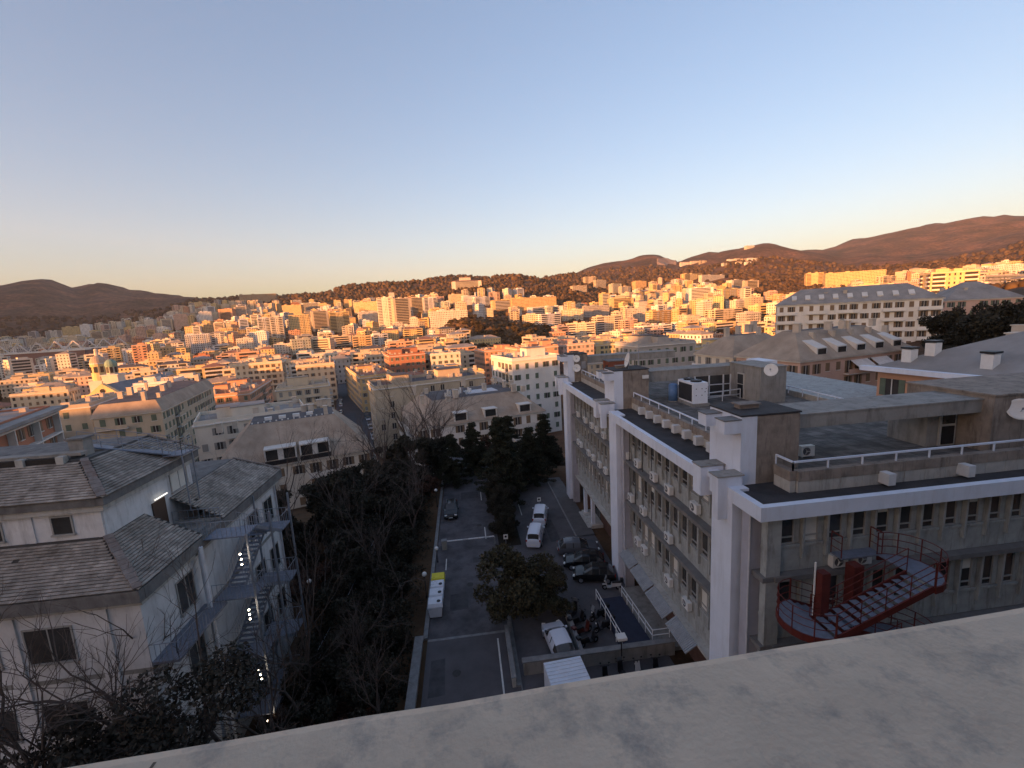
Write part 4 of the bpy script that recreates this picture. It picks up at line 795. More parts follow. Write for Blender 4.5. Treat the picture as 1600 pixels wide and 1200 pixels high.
    if roofbars:
        o = MB().tube((-L * .28, -W * .33, H + .03), (L * .05, -W * .33, H + .03), .025).tube((-L * .28, W * .33, H + .03), (L * .05, W * .33, H + .03), .025).build('roof_rail', GREYST, None, org=(0, 0, 0)); o.parent = t
    return t
PW = mat('white_car_paint', (0.62, 0.66, 0.74), 0.25, 0.03, 1.0, spec=0.5); PB = mat('black_car_paint', (0.012, 0.012, 0.014), 0.2, 0.1, 1.0, spec=0.5); PG = mat('grey_car_paint', (0.1, 0.105, 0.12), 0.22, 0.05, 1.0, spec=0.5)
car('parked_van', 6.75, 47.3, R_(74), 'small white van nearer the round bush with its tail to the driveway', PW, 4.3, 1.78, 1.82, 'van', cat='van')
car('parked_van', 8.2, 52.2, R_(76), 'small white van parked ahead of another white van under the trees', PW, 4.3, 1.78, 1.82, 'van', cat='van')
car('parked_car', 10.85, 43.7, R_(-8), 'dark grey estate car parked nose to the office beside two black cars', PG, 4.5, 1.82, 1.6)
car('parked_car', 10.75, 41.1, R_(168), 'black hatchback between the grey estate car and another black car', PB, 4.2, 1.78, 1.5)
car('parked_car', 11.1, 38.75, R_(166), 'black hatchback parked next to the middle white pillar', PB, 4.1, 1.75, 1.5)
car('parked_car', -3.15, 56.6, R_(-90), 'black car with pale roof rails standing on the driveway facing the barrier', PB, 4.3, 1.78, 1.58, roofbars=True)
car('parked_car', 5.75, 30.6, R_(96), 'white hatchback with dark glass roof behind the low weathered wall', PW, 4.1, 1.75, 1.5)
tr = thing('small_truck', (5.3, 24.4, 0), 'small truck with white ribbed roof on its load box below the wall', 'truck', rz=R_(4))
def tp_(mb, n, m): o = mb.build(n, m, None, org=(0, 0, 0)); o.parent = tr; return o
TW = mat('truck_white', (0.6, 0.66, 0.74), 0.45, 0.08, 2.0)
_b = tp_(MB().box(-1.3, 1.3, -2.2, 2.0, .8, 2.6), 'load_box', TW)
for k in range(14): o = MB().box(-1.28, 1.28, -2.15 + k * .3, -2.03 + k * .3, 2.6, 2.645).build('roof_rib', TW, None, org=(0, 0, 0)); o.parent = _b
tp_(MB().box(-1.05, 1.05, -4.0, -2.25, .5, 2.1), 'cab', PW); tp_(MB().box(-.9, .9, -4.03, -4.0, 1.3, 1.95), 'windscreen', GLASS); tp_(MB().box(-1.1, 1.1, -4.0, 2.0, .45, .8), 'chassis', DARK)
for sx in (-1, 1):
    for yy in (-3.1, 1.0): tp_(MB().tube((sx * 1.0 - .12, yy, .4), (sx * 1.0 + .12, yy, .4), .4, n=14), 'wheel', RUBBER)
def scooter(x, y, rz, label, m, screen=False, group=None):
    t = thing('scooter', (x, y, .004), label, 'scooter', group, rz)
    def p(mb, n, mm, par=None): o = mb.build(n, mm, None, org=(0, 0, 0)); o.parent = par or t; return o
    for xx in (-.62, .62): w_ = p(MB().tube((xx, -.06, .26), (xx, .06, .26), .26, n=14), 'wheel', RUBBER); p(MB().tube((xx, -.07, .26), (xx, .07, .26), .13, n=10), 'rim', GREYST, w_)
    p(MB().add([(-.85, -.16, .45), (.05, -.16, .3), (.05, .16, .3), (-.85, .16, .45), (-.9, -.13, .72), (-.05, -.15, .68), (-.05, .15, .68), (-.9, .13, .72)], BOXF).box(.05, .42, -.17, .17, .24, .32), 'body', m)
    p(MB().add([(.36, -.2, .3), (.46, -.2, .3), (.46, .2, .3), (.36, .2, .3), (.52, -.17, .98), (.62, -.12, .95), (.62, .12, .95), (.52, .17, .98)], BOXF).box(.5, .84, -.07, .07, .5, .56), 'leg_shield', m)
    p(MB().add([(-.85, -.14, .73), (-.05, -.15, .7), (-.05, .15, .7), (-.85, .14, .73), (-.82, -.1, .84), (-.08, -.11, .8), (-.08, .11, .8), (-.82, .1, .84)], BOXF), 'seat', DARK)
    h = p(MB().tube((.52, 0, .9), (.5, 0, 1.05), .04).tube((.48, -.33, 1.06), (.48, .33, 1.06), .02), 'handlebar', DARK)
    for s_ in (-1, 1): p(MB().tube((.5, s_ * .25, 1.06), (.52, s_ * .3, 1.25), .01).obox((.52, s_ * .31, 1.27), .02, .06, .04), 'mirror', DARK, h)
    p(MB().tube((.6, 0, .62), (.64, 0, .26), .035), 'fork', GREYST); p(MB().sphere((.62, 0, .86), .07, 8, 5), 'headlight', mat('headlight', (.75, .75, .72)))
    p(MB().box(-1.1, -.82, -.18, .18, .78, 1.08), 'top_box', m if not screen else DARK)
    if screen: p(MB().add([(.6, -.2, .98), (.615, -.2, .98), (.615, .2, .98), (.6, .2, .98), (.44, -.17, 1.42), (.455, -.17, 1.42), (.455, .17, 1.42), (.44, .17, 1.42)], BOXF), 'windscreen', mat('screen', (.2, .22, .24), .1))
    return t
SW = mat('scooter_white', (.5, .5, .5), .3, .05); SB = mat('scooter_black', (.015, .015, .018), .3, .1); SR = mat('scooter_maroon', (.09, .02, .015), .3, .1)
scooter(12.2, 36.8, R_(170), 'white and black scooter parked across the head of the blue ramp', SW, True)
scooter(9.75, 33.1, R_(200), 'black scooter with windscreen beside the ramp rail, nearer the cars', SB, True)
scooter(9.7, 31.7, R_(195), 'black scooter beside the ramp rail, nearer the low weathered wall', SB)
for k, (x, y, a, m, s_, lab) in enumerate(((7.85, 33.9, 60, SB, True, 'black scooter with tall windscreen at the end of the scooter row'), (7.95, 32.8, 30, SB, False, 'black scooter without windscreen second in the row along the low wall'), (8.05, 31.6, 25, SR, False, 'maroon scooter in the row along the low wall'), (8.15, 30.4, 20, SB, False, 'black scooter nearest the weathered wall in the row along the low wall'))): scooter(x, y, R_(a), lab, m, s_, 'scooters along the low wall')
for k in range(4): scooter(8.3 + k * 1.25, 26.6 + random.uniform(-.2, .2), R_(80 + random.uniform(-15, 15)), 'scooter parked in the dark strip below the low weathered wall', (SB, SB, SW, SB)[k], k == 1, 'scooters below the low weathered wall')
# ---------------------------------------------------------------- near vegetation
def leaf_mat(name, c, isl=0.5): return mat(name, c, 0.8, 0.35, 0.9, island=isl, spec=0.2)
LEAF_D = leaf_mat('dark_evergreen_leaves', (0.034, 0.031, 0.021)); LEAF_G = leaf_mat('olive_leaves', (0.062, 0.055, 0.03)); LEAF_R = leaf_mat('rusty_leaves', (0.07, 0.038, 0.026)); NEEDLE = leaf_mat('cedar_needles', (0.032, 0.034, 0.02))
def leaves_mesh(name, blobs, n, size, m, rng, flat=0.0):
    w_ = np.array([b[3] * b[4] * b[5] for b in blobs]) ** 0.7; w_ /= w_.sum(); idx = rng.choice(len(blobs), n, p=w_); B = np.array(blobs)[idx]
    d = rng.normal(size=(n, 3)); d /= np.linalg.norm(d, axis=1)[:, None]; rad = rng.uniform(0.35, 1.0, n) ** 0.5
    c = B[:, :3] + d * B[:, 3:6] * rad[:, None] + rng.normal(size=(n, 3)) * size * 0.5
    a = rng.normal(size=(n, 3)); a[:, 2] *= (1 - flat); a /= np.linalg.norm(a, axis=1)[:, None]; b = np.cross(a, rng.normal(size=(n, 3))); b /= np.linalg.norm(b, axis=1)[:, None]
    s = size * rng.uniform(0.6, 1.4, n)[:, None]
    v = np.stack([c - a * s, c - b * s * .55, c + a * s, c + b * s * .55], 1).reshape(-1, 3)
    me = bpy.data.meshes.new(name); me.vertices.add(4 * n); me.vertices.foreach_set('co', v.ravel()); me.loops.add(4 * n); me.loops.foreach_set('vertex_index', np.arange(4 * n))
    me.polygons.add(n); me.polygons.foreach_set('loop_start', np.arange(n) * 4); me.polygons.foreach_set('loop_total', np.full(n, 4)); me.materials.append(m); me.update(calc_edges=True); return me
def branches(mb, p, d, L, r, depth, rng, spread=0.5, n=5, up=0.12, tips=None):
    if depth == 0 or r < 0.004:
        if tips is not None: tips.append(p)
        return
    segs = 3; q = Vector(p)
    for k in range(segs):
        d = (d + Vector(rng.normal(size=3)) * 0.11 + Vector((0, 0, up * 0.4))).normalized(); e = q + d * L / segs; r1 = r * (1 - 0.28 / segs)
        mb.tube(q, e, r, r1, n if depth > 2 else 3, cap=False); q = e; r = r1
        if depth > 1 and k > 0 and rng.random() < 0.6:
            a = Vector(rng.normal(size=3)); a = (a - d * a.dot(d)).normalized(); branches(mb, q, (d + a * spread * 1.4).normalized(), L * rng.uniform(.45, .7), r * .55, depth - 1, rng, spread, n, up, tips)
    for k in range(2 if rng.random() < .75 else 3):
        a = Vector(rng.normal(size=3)); a = (a - d * a.dot(d)).normalized(); branches(mb, q, (d + a * spread * rng.uniform(.6, 1.2)).normalized(), L * rng.uniform(.62, .85), r * rng.uniform(.6, .78), depth - 1, rng, spread, n, up, tips)
def to_mesh(mb, name, m): return fmesh(name, mb, m)
rg = np.random.default_rng(11)
def blobs_round(h, r, k, rng, lo=0.25):
    out = []
    for _ in range(k):
        a = rng.uniform(0, 6.283); q = rng.uniform(0, 1) ** .6 * r * .86; z = h * rng.uniform(lo, .9); s = r * rng.uniform(.17, .42) * (1.0 if z < h * .7 else .8)
        out.append((q * math.cos(a), q * math.sin(a), z, s, s, s * .8))
    return out
PROTO = {}
def broad(key, h, r, m, n, size, k, lo=.25, trunk=.18):
    rng = np.random.default_rng(abs(hash(key)) % 1000 if False else sum(map(ord, key))); bl = blobs_round(h, r, k, rng, lo)
    cr = leaves_mesh('crown', bl, n, size, m, rng); tm = MB(); tm.tube((0, 0, -.5), (0, 0, h * .45), trunk, trunk * .7, 8)
    for b in bl[:9]: tm.tube((0, 0, h * rng.uniform(.15, .42)), (b[0], b[1], b[2]), trunk * .4, trunk * .12, 5)
    PROTO[key] = (cr, to_mesh(tm, 'trunk', BARK))
def cedar(key, h, r, m, n):
    rng = np.random.default_rng(5); bl = []; tm = MB(); tm.tube((0, 0, -.5), (0, 0, h), .26, .03, 8); z = h * .1
    while z < h * .98:
        f = 1 - z / h; nb = 6
        for k in range(nb):
            a = rng.uniform(0, 6.283); L = r * (f ** .75) * rng.uniform(.65, 1.1) + .2; e = (L * math.cos(a), L * math.sin(a), z - .1 * L + rng.uniform(-.15, .15)); tm.tube((0, 0, z), e, .05, .012, 4)
            for q in (.35, .65, .95): s = .3 + .3 * f; bl.append((e[0] * q, e[1] * q, z + (e[2] - z) * q, s * 1.3, s * 1.3, .16))
        z += h * .045
    PROTO[key] = (leaves_mesh('crown', bl, n, .15, m, rng, .5), to_mesh(tm, 'trunk', BARK))
def bare(key, h, depth, r, spread, seed, tw=0):
    rng = np.random.default_rng(seed); mb = MB(); tips = []; branches(mb, Vector((0, 0, -.4)), Vector((0, 0, 1)), h * .3, r, depth, rng, spread, 6, .1, tips)
    PROTO[key] = (None, to_mesh(mb, 'trunk', TWIG), fmesh('trunk', mb, TWIG))
broad('evergreen', 8, 3.2, LEAF_D, 15000, .17, 26, .18); broad('evergreen2', 7, 3.4, LEAF_D, 15000, .16, 30, .12); broad('olive', 5.8, 3.3, LEAF_G, 13000, .12, 26, .2, .14)
broad('rusty', 5, 2.6, LEAF_R, 8000, .13, 18, .15); broad('laurel', 9, 3.6, leaf_mat('glossy_laurel_leaves', (0.04, 0.036, 0.028)), 34000, .085, 46, .12); cedar('cedar', 14, 5.2, NEEDLE, 34000)
bare('bare1', 13, 8, .2, .5, 21); bare('bare2', 12, 8, .17, .55, 22); bare('bare3', 15, 7, .17, .38, 23)
def plant(kind, x, y, s, name, label, cat='tree', group=None, z=None, sx=1.0, rz=None):
    p = PROTO[kind]; t = thing(name, (x, y, ground(x, y) if z is None else z), label, cat, group, random.uniform(0, 6.28) if rz is None else rz)
    t.scale = (s * sx, s * sx, s)
    if p[0] is not None: o = bpy.data.objects.new('crown', p[0]); COL.objects.link(o); o.parent = t
    o = bpy.data.objects.new('trunk', p[1]); COL.objects.link(o); o.parent = t
    return t
plant('olive', 2.95, 35.0, 1.08, 'round_tree', 'round olive green tree on the verge between driveway and car park')
plant('olive', 6.1, 34.6, .66, 'shrub', 'smaller olive green shrub beside the scooter row', 'shrub')
for x, y, s, lab in ((4.2, 60.0, .88, 'tall dark cedar at the end of the driveway verge'), (9.0, 64.5, .66, 'dark cedar behind the two white vans'), (12.5, 72, .72, 'dark cedar against the far end of the long office building'), (0.5, 71, .68, 'dark cedar closing the end of the driveway'), (6.4, 69.5, .74, 'dark cedar behind the tallest cedar at the driveway'), (-3.0, 67.5, .6, 'dark cedar beside the globe lamp near the black car')):
    plant('cedar', x, y, s, 'cedar_tree', lab)
GG = 'dark evergreen trees in the garden left of the driveway'; GL = 'dark evergreen tree in the garden between driveway and white building'
for i, (x, y, s) in enumerate(((-8.2, 66, 1.25), (-13.5, 62, 1.45), (-18.5, 58, 1.25), (-9.5, 56, 1.0), (-14.5, 52, 1.15), (-9.0, 47.5, .8), (-13.0, 43.5, 1.0), (-8.8, 40, .75), (-12.2, 36.5, .9), (-8.4, 33.2, .78), (-12.4, 30.5, .8), (-8.2, 28.2, .72), (-11.4, 25.2, .72), (-8.2, 23.0, .62), (-5.5, 74, .9), (-22, 52, .95), (-12, 74, 1.2), (-17, 69, 1.15), (-1.5, 84, .85), (5, 82, .78), (11, 86, .82), (17, 88, .9), (-6.5, 88, .85), (-20, 63, 1.2), (-26, 58, 1.0), (-12.5, 21, .6), (-9.5, 19.5, .6))):
    plant(('evergreen', 'evergreen2')[i % 2], x, y, s, 'evergreen_tree', GL if y < 75 else 'dark evergreen tree beyond the end of the driveway', group=GG if y < 75 else 'evergreen trees beyond the driveway')
for i, (x, y, s) in enumerate(((-9.4, 25.8, .8), (-13.2, 27.2, .8), (-15.5, 47, .9), (-21, 47, .8), (-6.8, 62, .8), (-18, 44, .9), (2.2, 76, 1.3))): plant('rusty', x, y, s, 'rusty_shrub', 'rusty brown leaved shrub among the dark garden trees', 'shrub', 'rusty shrubs among the garden trees')
plant('laurel', -16.2, 19.0, 1.5, 'laurel_tree', 'large glossy evergreen laurel before the white building', z=-3.3); plant('laurel', -12.0, 18.2, 1.12, 'laurel_tree', 'smaller glossy evergreen laurel beside the larger one below the sill', z=-3.3); plant('laurel', -19.6, 18.8, 1.25, 'laurel_tree', 'glossy evergreen laurel close under the slate roofed front wall', z=-3.3)
for kind, x, y, s, lab in (('bare1', -17.2, 20.9, 1.62, 'bare tree with pale twigs before the slate eaves corner'), ('bare2', -14.2, 22.6, 1.6, 'bare tree with spreading twigs below the steel gallery'), ('bare1', -20.4, 20.2, 1.6, 'bare tree before the white front wall windows'), ('bare2', -12.0, 26.2, 1.25, 'bare tree between the steel staircase and the garden'), ('bare3', -12.8, 30.0, 1.0, 'slim bare tree beside the lit step lamps'), ('bare2', -22.6, 20.6, 1.6, 'bare tree at the end of the white front wall'), ('bare1', -11.2, 21.6, 1.2, 'bare tree between the laurels and the garden'), ('bare2', -13.0, 35.5, 1.1, 'bare tree by the garden fence'),
        ('bare3', -21.0, 50, 1.25, 'bare tree behind the drain pipe corner of the white building'), ('bare1', -24.5, 55, 1.2, 'bare tree before the brown mansard roofed house'), ('bare3', -11.5, 80, 1.5, 'tall bare tree behind the dark garden trees'), ('bare3', -8.0, 84, 1.45, 'slender bare tree before the tan mansard roof'), ('bare1', -16.5, 77, 1.4, 'bare tree leaning over the beige street block'), ('bare1', -4.5, 80, 1.3, 'bare brown tree at the end of the garden')):
    plant(kind, x, y, s, 'bare_tree', lab, z=ground(x, y) if y > 40 else -3.2)
for i, (x, y, s) in enumerate(((-9.6, 31, .85), (-7.6, 38, .8), (-10.6, 42, .95), (-8.2, 52, .95), (-12.6, 57, 1.05), (-16.6, 52, 1.05), (-7.2, 59, .95), (-10.2, 35, .8), (-18.5, 62, 1.1), (-7.0, 25.5, .7), (-10.4, 28, .75), (-14, 70, 1.2), (-7, 70, 1.1))):
    plant(('bare1', 'bare2', 'bare3')[i % 3], x, y, s, 'bare_tree', 'bare grey brown tree standing among the dark garden evergreens', group='bare trees among the garden evergreens')
for i, (x, y, s) in enumerate(((3.4, 47.9, .42), (3.5, 50.2, .5), (3.3, 52.6, .55), (3.6, 55.0, .6), (3.4, 57.6, .65), (5.2, 60.5, .6), (6.9, 63, .6))):
    plant(('evergreen', 'evergreen2')[i % 2], x, y, s, 'verge_shrub', 'dark shrub on the verge between the driveway and the white vans', 'shrub', 'dark shrubs along the driveway verge', z=0)
for i, (x, y, s) in enumerate(((-13.0, 24.6, .62), (-14.6, 26.4, .55), (-10.2, 22.8, .6), (-13.6, 33.4, .5))): plant('evergreen2', x, y, s, 'evergreen_shrub', 'dark evergreen shrub under the bare trees by the steel staircase', 'shrub', 'dark shrubs by the steel staircase', z=-3.2)
# ivy-like undergrowth: nobody could count it
rgu = np.random.default_rng(31); n = 9000; xs = rgu.uniform(-17, -5.7, n * 3); ys = rgu.uniform(12, 92, n * 3); kp = np.ones(n * 3, bool); bl = np.stack([xs, ys, height(xs, ys) + rgu.uniform(0, .5, n * 3) ** 2], 1)
B = [(b[0], b[1], b[2], .5, .5, .35) for b in bl[::9]]
o = bpy.data.objects.new('undergrowth', leaves_mesh('undergrowth', B, 42000, .12, LEAF_D, rgu)); COL.objects.link(o); tag(o, 'low dark ground cover of leaves under the garden trees', 'undergrowth', kind='stuff')
# garden path with fence by the white building
gf = thing('garden_fence', (-14, 38, -3), 'low fence along the garden path beside the white building', 'fence')
railing([(-13.6, 33.5, -1.2), (-12.6, 40, -.6), (-12.2, 46, -.4), (-12.0, 50, -.3)], -1.2, 1.0, 1.6, GREYST, gf, r=0.02, mids=2)
# ---------------------------------------------------------------- the town
def proj(p):
    c = ROT.T @ (np.array(p, float) - np.array([0, 0, CAMZ])); return 800 + FPX * c[0] / c[2], 600 + FPX * c[1] / c[2]
PAL = {'cream': (0.6, 0.5, 0.36), 'pale': (0.64, 0.59, 0.5), 'ochre': (0.58, 0.4, 0.2), 'salmon': (0.55, 0.31, 0.2), 'pink': (0.55, 0.38, 0.31), 'brick red': (0.4, 0.18, 0.11),
       'grey': (0.4, 0.38, 0.36), 'white': (0.72, 0.7, 0.66), 'green grey': (0.46, 0.47, 0.38), 'beige': (0.47, 0.4, 0.3), 'brown': (0.34, 0.26, 0.18), 'yellow': (0.64, 0.48, 0.24)}
def wmat(c): return mat('wall_' + c.replace(' ', '_'), PAL[c], 0.88, 0.12, 0.15, stain=0.35, stain_col=tuple(v * 0.55 for v in PAL[c]), sscale=0.12)
RF = {'red': mat('tile_roof', (0.3, 0.15, 0.1), 0.9, 0.3, 0.25), 'grey': mat('slate_roof_far', (0.26, 0.25, 0.24), 0.85, 0.25, 0.25), 'brown': mat('brown_roof', (0.36, 0.29, 0.225), 0.9, 0.25, 0.3, stain=0.5, stain_col=(0.2, 0.13, 0.09), sscale=0.25), 'dark': mat('dark_flat_roof', (0.1, 0.095, 0.1), 0.9, 0.3, 0.3), 'sand': mat('sand_roof', (0.34, 0.28, 0.22), 0.9, 0.25, 0.25)}
SHUT = [mat('green_shutter', (0.12, 0.15, 0.11), 0.7), mat('brown_shutter', (0.2, 0.14, 0.09), 0.7), mat('grey_shutter', (0.27, 0.26, 0.24), 0.7)]
TRIM = mat('eaves_trim', (0.62, 0.6, 0.56), 0.8, 0.1, 0.5); CHIM = mat('chimney_render', (0.5, 0.44, 0.37), 0.85, 0.2, 0.5)
GLASS_F = mat('distant_window_glass', (0.028, 0.026, 0.028), 0.4, 0.4, 0.2, spec=0.2)
def local(t, mb, name, m, kind=None, par=None):
    o = mb.build(name, m, None, org=(0, 0, 0))
    if o is None: return None
    o.parent = par or t
    if kind: o['kind'] = kind
    return o
class Blk:
    """a block of flats in its own frame: x along the front (0..w), y back (0..d), z from the ground up; origin at the front left corner of the base"""
    pass
def block_geo(w, d, h, base, roof, rng, lod, faces, rise=4.0, inset=4.0, balc=0, pent=True, sh=3.2, winw=1.1):
    g = {k: MB() for k in ('wall', 'roof', 'windows', 'balconies', 'roof_clutter', 'trim')}
    g['wall'].box(0, w, 0, d, -base, h)
    n = max(1, int(round(h / sh))); s_ = h / n
    def face_pts(f):
        if f == 'F': return w, lambda u, o, z: (u, -o, z)
        if f == 'B': return w, lambda u, o, z: (w - u, d + o, z)
        if f == 'L': return d, lambda u, o, z: (-o, d - u, z)
        return d, lambda u, o, z: (w + o, u, z)
    style = 0 if lod == 0 else int(rng.choice([0, 0, 1, 2])); wmul = float(rng.uniform(.8, 1.25)) if lod else 1.0
    for f in faces:
        if style == 1 and f in 'FB' or style == 2:      # long loggia strips between solid ends
            L, P = face_pts(f); e0 = L * (.12 if style == 1 else .3)
            for r in range(n):
                zb = r * s_
                for (u0, u1) in (((e0, L - e0),) if style == 1 else ((1.0, e0), (L - e0, L - 1.0))):
                    a = [P(u0, .02, zb + 1.05), P(u1, .02, zb + 1.05), P(u1, .02, zb + s_ - .35), P(u0, .02, zb + s_ - .35)]; g['windows'].add(a, ((0, 1, 2, 3),), 0)
                    if r:
                        a = [P(u0 - .2, 0, zb - .1), P(u1 + .2, 0, zb - .1), P(u1 + .2, 0, zb + 1.0), P(u0 - .2, 0, zb + 1.0)]; b = [P(u0 - .2, .9, zb - .1), P(u1 + .2, .9, zb - .1), P(u1 + .2, .9, zb + 1.0), P(u0 - .2, .9, zb + 1.0)]
                        g['balconies'].add(a + b, ((4, 5, 6, 7), (0, 1, 5, 4), (1, 2, 6, 5), (2, 3, 7, 6), (3, 0, 4, 7), (0, 3, 2, 1)), 1)
            if style == 1: continue
        L, P = face_pts(f); nc = max(1, int((L - 1.0) / 2.7)); pit = L / nc; blcol = set()
        if balc and nc >= 2:
            k = 0
            while k < nc:
                if rng.random() < balc: blcol.update((k, k + 1)); k += 3
                else: k += 1
        for r in range(n):
            z0 = r * s_ + 0.95; z1 = z0 + min(1.65, s_ - 1.25)
            for c in range(nc):
                u = (c + .5) * pit
                if style == 2 and (u < L * .32 or u > L * .68): continue
                u = (c + .5) * pit; ww = winw * wmul * (.5 if lod < 2 else .6); q = rng.random(); mi = 0 if q < .5 else 1
                if lod == 0 and rng.random() < .07: continue
                zz0 = z0
                if c in blcol: zz0 = z0 - .8; mi = 0 if q < .75 else 1
                a = [P(u - ww, 0, zz0), P(u + ww, 0, zz0), P(u + ww, 0, z1), P(u - ww, 0, z1)]; b = [P(u - ww, .07, zz0), P(u + ww, .07, zz0), P(u + ww, .07, z1), P(u - ww, .07, z1)]
                g['windows'].add(a + b, ((4, 5, 6, 7), (0, 1, 5, 4), (1, 2, 6, 5), (2, 3, 7, 6), (3, 0, 4, 7)) if lod < 2 else ((4, 5, 6, 7),), mi)
                if lod == 0 and mi == 0:
                    a = [P(u - .04, .07, zz0), P(u + .04, .07, zz0), P(u + .04, .07, z1), P(u - .04, .07, z1)]; b = [P(u - .04, .11, zz0), P(u + .04, .11, zz0), P(u + .04, .11, z1), P(u - .04, .11, z1)]; g['trim'].add(a + b, ((4, 5, 6, 7), (0, 1, 5, 4), (1, 2, 6, 5), (2, 3, 7, 6), (3, 0, 4, 7)))
                    for sg in (-1, 1):
                        u2 = u + sg * (ww + .28); a = [P(u2 - .26, 0, zz0), P(u2 + .26, 0, zz0), P(u2 + .26, 0, z1), P(u2 - .26, 0, z1)]; b = [P(u2 - .26, .06, zz0), P(u2 + .26, .06, zz0), P(u2 + .26, .06, z1), P(u2 - .26, .06, z1)]; g['windows'].add(a + b, ((4, 5, 6, 7), (0, 1, 5, 4), (1, 2, 6, 5), (2, 3, 7, 6), (3, 0, 4, 7)), 1)
                if lod == 0 and c not in blcol: # sill and open shutters
                    a = [P(u - ww - .1, 0, zz0 - .12), P(u + ww + .1, 0, zz0 - .12), P(u + ww + .1, 0, zz0 - .02), P(u - ww - .1, 0, zz0 - .02)]; b = [P(u - ww - .1, .16, zz0 - .12), P(u + ww + .1, .16, zz0 - .12), P(u + ww + .1, .16, zz0 - .02), P(u - ww - .1, .16, zz0 - .02)]
                    g['trim'].add(a + b, ((4, 5, 6, 7), (0, 1, 5, 4), (1, 2, 6, 5), (2, 3, 7, 6), (3, 0, 4, 7)))
            if blcol and r > 0:
                cs = sorted(blcol); runs = []; st0 = cs[0]; pv = cs[0]
                for c in cs[1:] + [99]:
                    if c != pv + 1: runs.append((st0, min(pv, nc - 1))); st0 = c
                    pv = c
                for c0, c1 in runs:
                    if c0 >= nc: continue
                    u0, u1 = c0 * pit + .15, (c1 + 1) * pit - .15; zb = r * s_
                    for (o0, o1, za, zc) in ((0, 1.15, zb - .16, zb), (1.08, 1.15, zb, zb + .95)):
                        a = [P(u0, o0, za), P(u1, o0, za), P(u1, o0, zc), P(u0, o0, zc)]; b = [P(u0, o1, za), P(u1, o1, za), P(u1, o1, zc), P(u0, o1, zc)]
                        g['balconies'].add(a + b, ((4, 5, 6, 7), (0, 1, 5, 4), (1, 2, 6, 5), (2, 3, 7, 6), (3, 0, 4, 7), (0, 3, 2, 1)), 0 if o0 == 0 else 1)
    if lod < 2: g['trim'].box(-.35, w + .35, -.35, d + .35, h + .002, h + .28)
    zt = h + (.28 if lod < 2 else .0)
    if roof == 'flat':
        g['roof'].box(.25, w - .25, .25, d - .25, zt, zt + .05 + .01 * rng.random())
        for (x0, x1, y0, y1) in ((0, w, 0, .25), (0, w, d - .25, d), (0, .25, .25, d - .25), (w - .25, w, .25, d - .25)): g['wall'].box(x0, x1, y0, y1, zt, zt + .9)
        if pent and w > 9 and d > 9:
            for _ in range(1 + int(w > 20)):
                pw, pd = min(w - 3, rng.uniform(4, 8)), min(d - 3, rng.uniform(4, 7)); x = rng.uniform(1.2, max(1.3, w - pw - 1.2)); y = rng.uniform(1.2, max(1.3, d - pd - 1.2)); ph = rng.uniform(2.4, 3.2)
                g['wall'].box(x, x + pw, y, y + pd, zt + .06, zt + ph); g['roof'].box(x - .2, x + pw + .2, y - .2, y + pd + .2, zt + ph, zt + ph + .18)
    elif roof in ('hip', 'mansard', 'gable'):
        e = .5; i = inset if roof == 'mansard' else min(w, d) / 2; zr = zt + rise
        lo = [(-e, -e, zt), (w + e, -e, zt), (w + e, d + e, zt), (-e, d + e, zt)]
        if roof == 'gable': hi = [(-e, d / 2, zr), (w + e, d / 2, zr)]
        elif w >= d: hi = [(i, min(i, d / 2), zr), (w - i, min(i, d / 2), zr), (w - i, max(d - i, d / 2), zr), (i, max(d - i, d / 2), zr)]
        else: hi = [(min(i, w / 2), i, zr), (max(w - i, w / 2), i, zr), (max(w - i, w / 2), d - i, zr), (min(i, w / 2), d - i, zr)]
        if roof == 'gable':
            g['roof'].add(lo + hi, ((0, 1, 5, 4), (2, 3, 4, 5), (3, 2, 1, 0))); g['wall'].add([(0, 0, zt), (0, d, zt), (0, d / 2, zr - .2), (w, 0, zt), (w, d, zt), (w, d / 2, zr - .2)], ((0, 2, 1), (3, 4, 5)))
        else:
            g['roof'].add(lo + hi, ((0, 1, 5, 4), (1, 2, 6, 5), (2, 3, 7, 6), (3, 0, 4, 7), (3, 2, 1, 0)), 0); g['roof'].add([(a, b, c + .03) for a, b, c in hi], ((0, 1, 2, 3),), 1)
        zt = zr if roof == 'mansard' else zt
    nchim = int(w * d / (60 if lod == 0 else 90)) if lod < 2 else (1 if w > 14 else 0)
    for _ in range(nchim):
        x, y = rng.uniform(1, w - 1), rng.uniform(1, d - 1); a, b, c = rng.uniform(.3, .6), rng.uniform(.3, .7), rng.uniform(.9, 2.0); zb = zt
        if roof in ('hip', 'gable'): zb = zt + rise * .35
        g['roof_clutter'].box(x - a, x + a, y - b, y + b, zb, zb + c + .3).box(x - a - .1, x + a + .1, y - b - .1, y + b + .1, zb + c + .3, zb + c + .42)
    if roof == 'flat' and lod < 2:
        for _ in range(int(w * d / 30)):
            x, y = rng.uniform(.8, w - .8), rng.uniform(.8, d - .8); q = rng.random()
            if q < .35: g['roof_clutter'].tube((x, y, zt), (x, y, zt + rng.uniform(1.5, 3.5)), .05, n=3)
            else: a = rng.uniform(.3, 1.2); g['roof_clutter'].box(x - a, x + a, y - .4, y + .4, zt + .06, zt + rng.uniform(.5, 1.6))
    return g
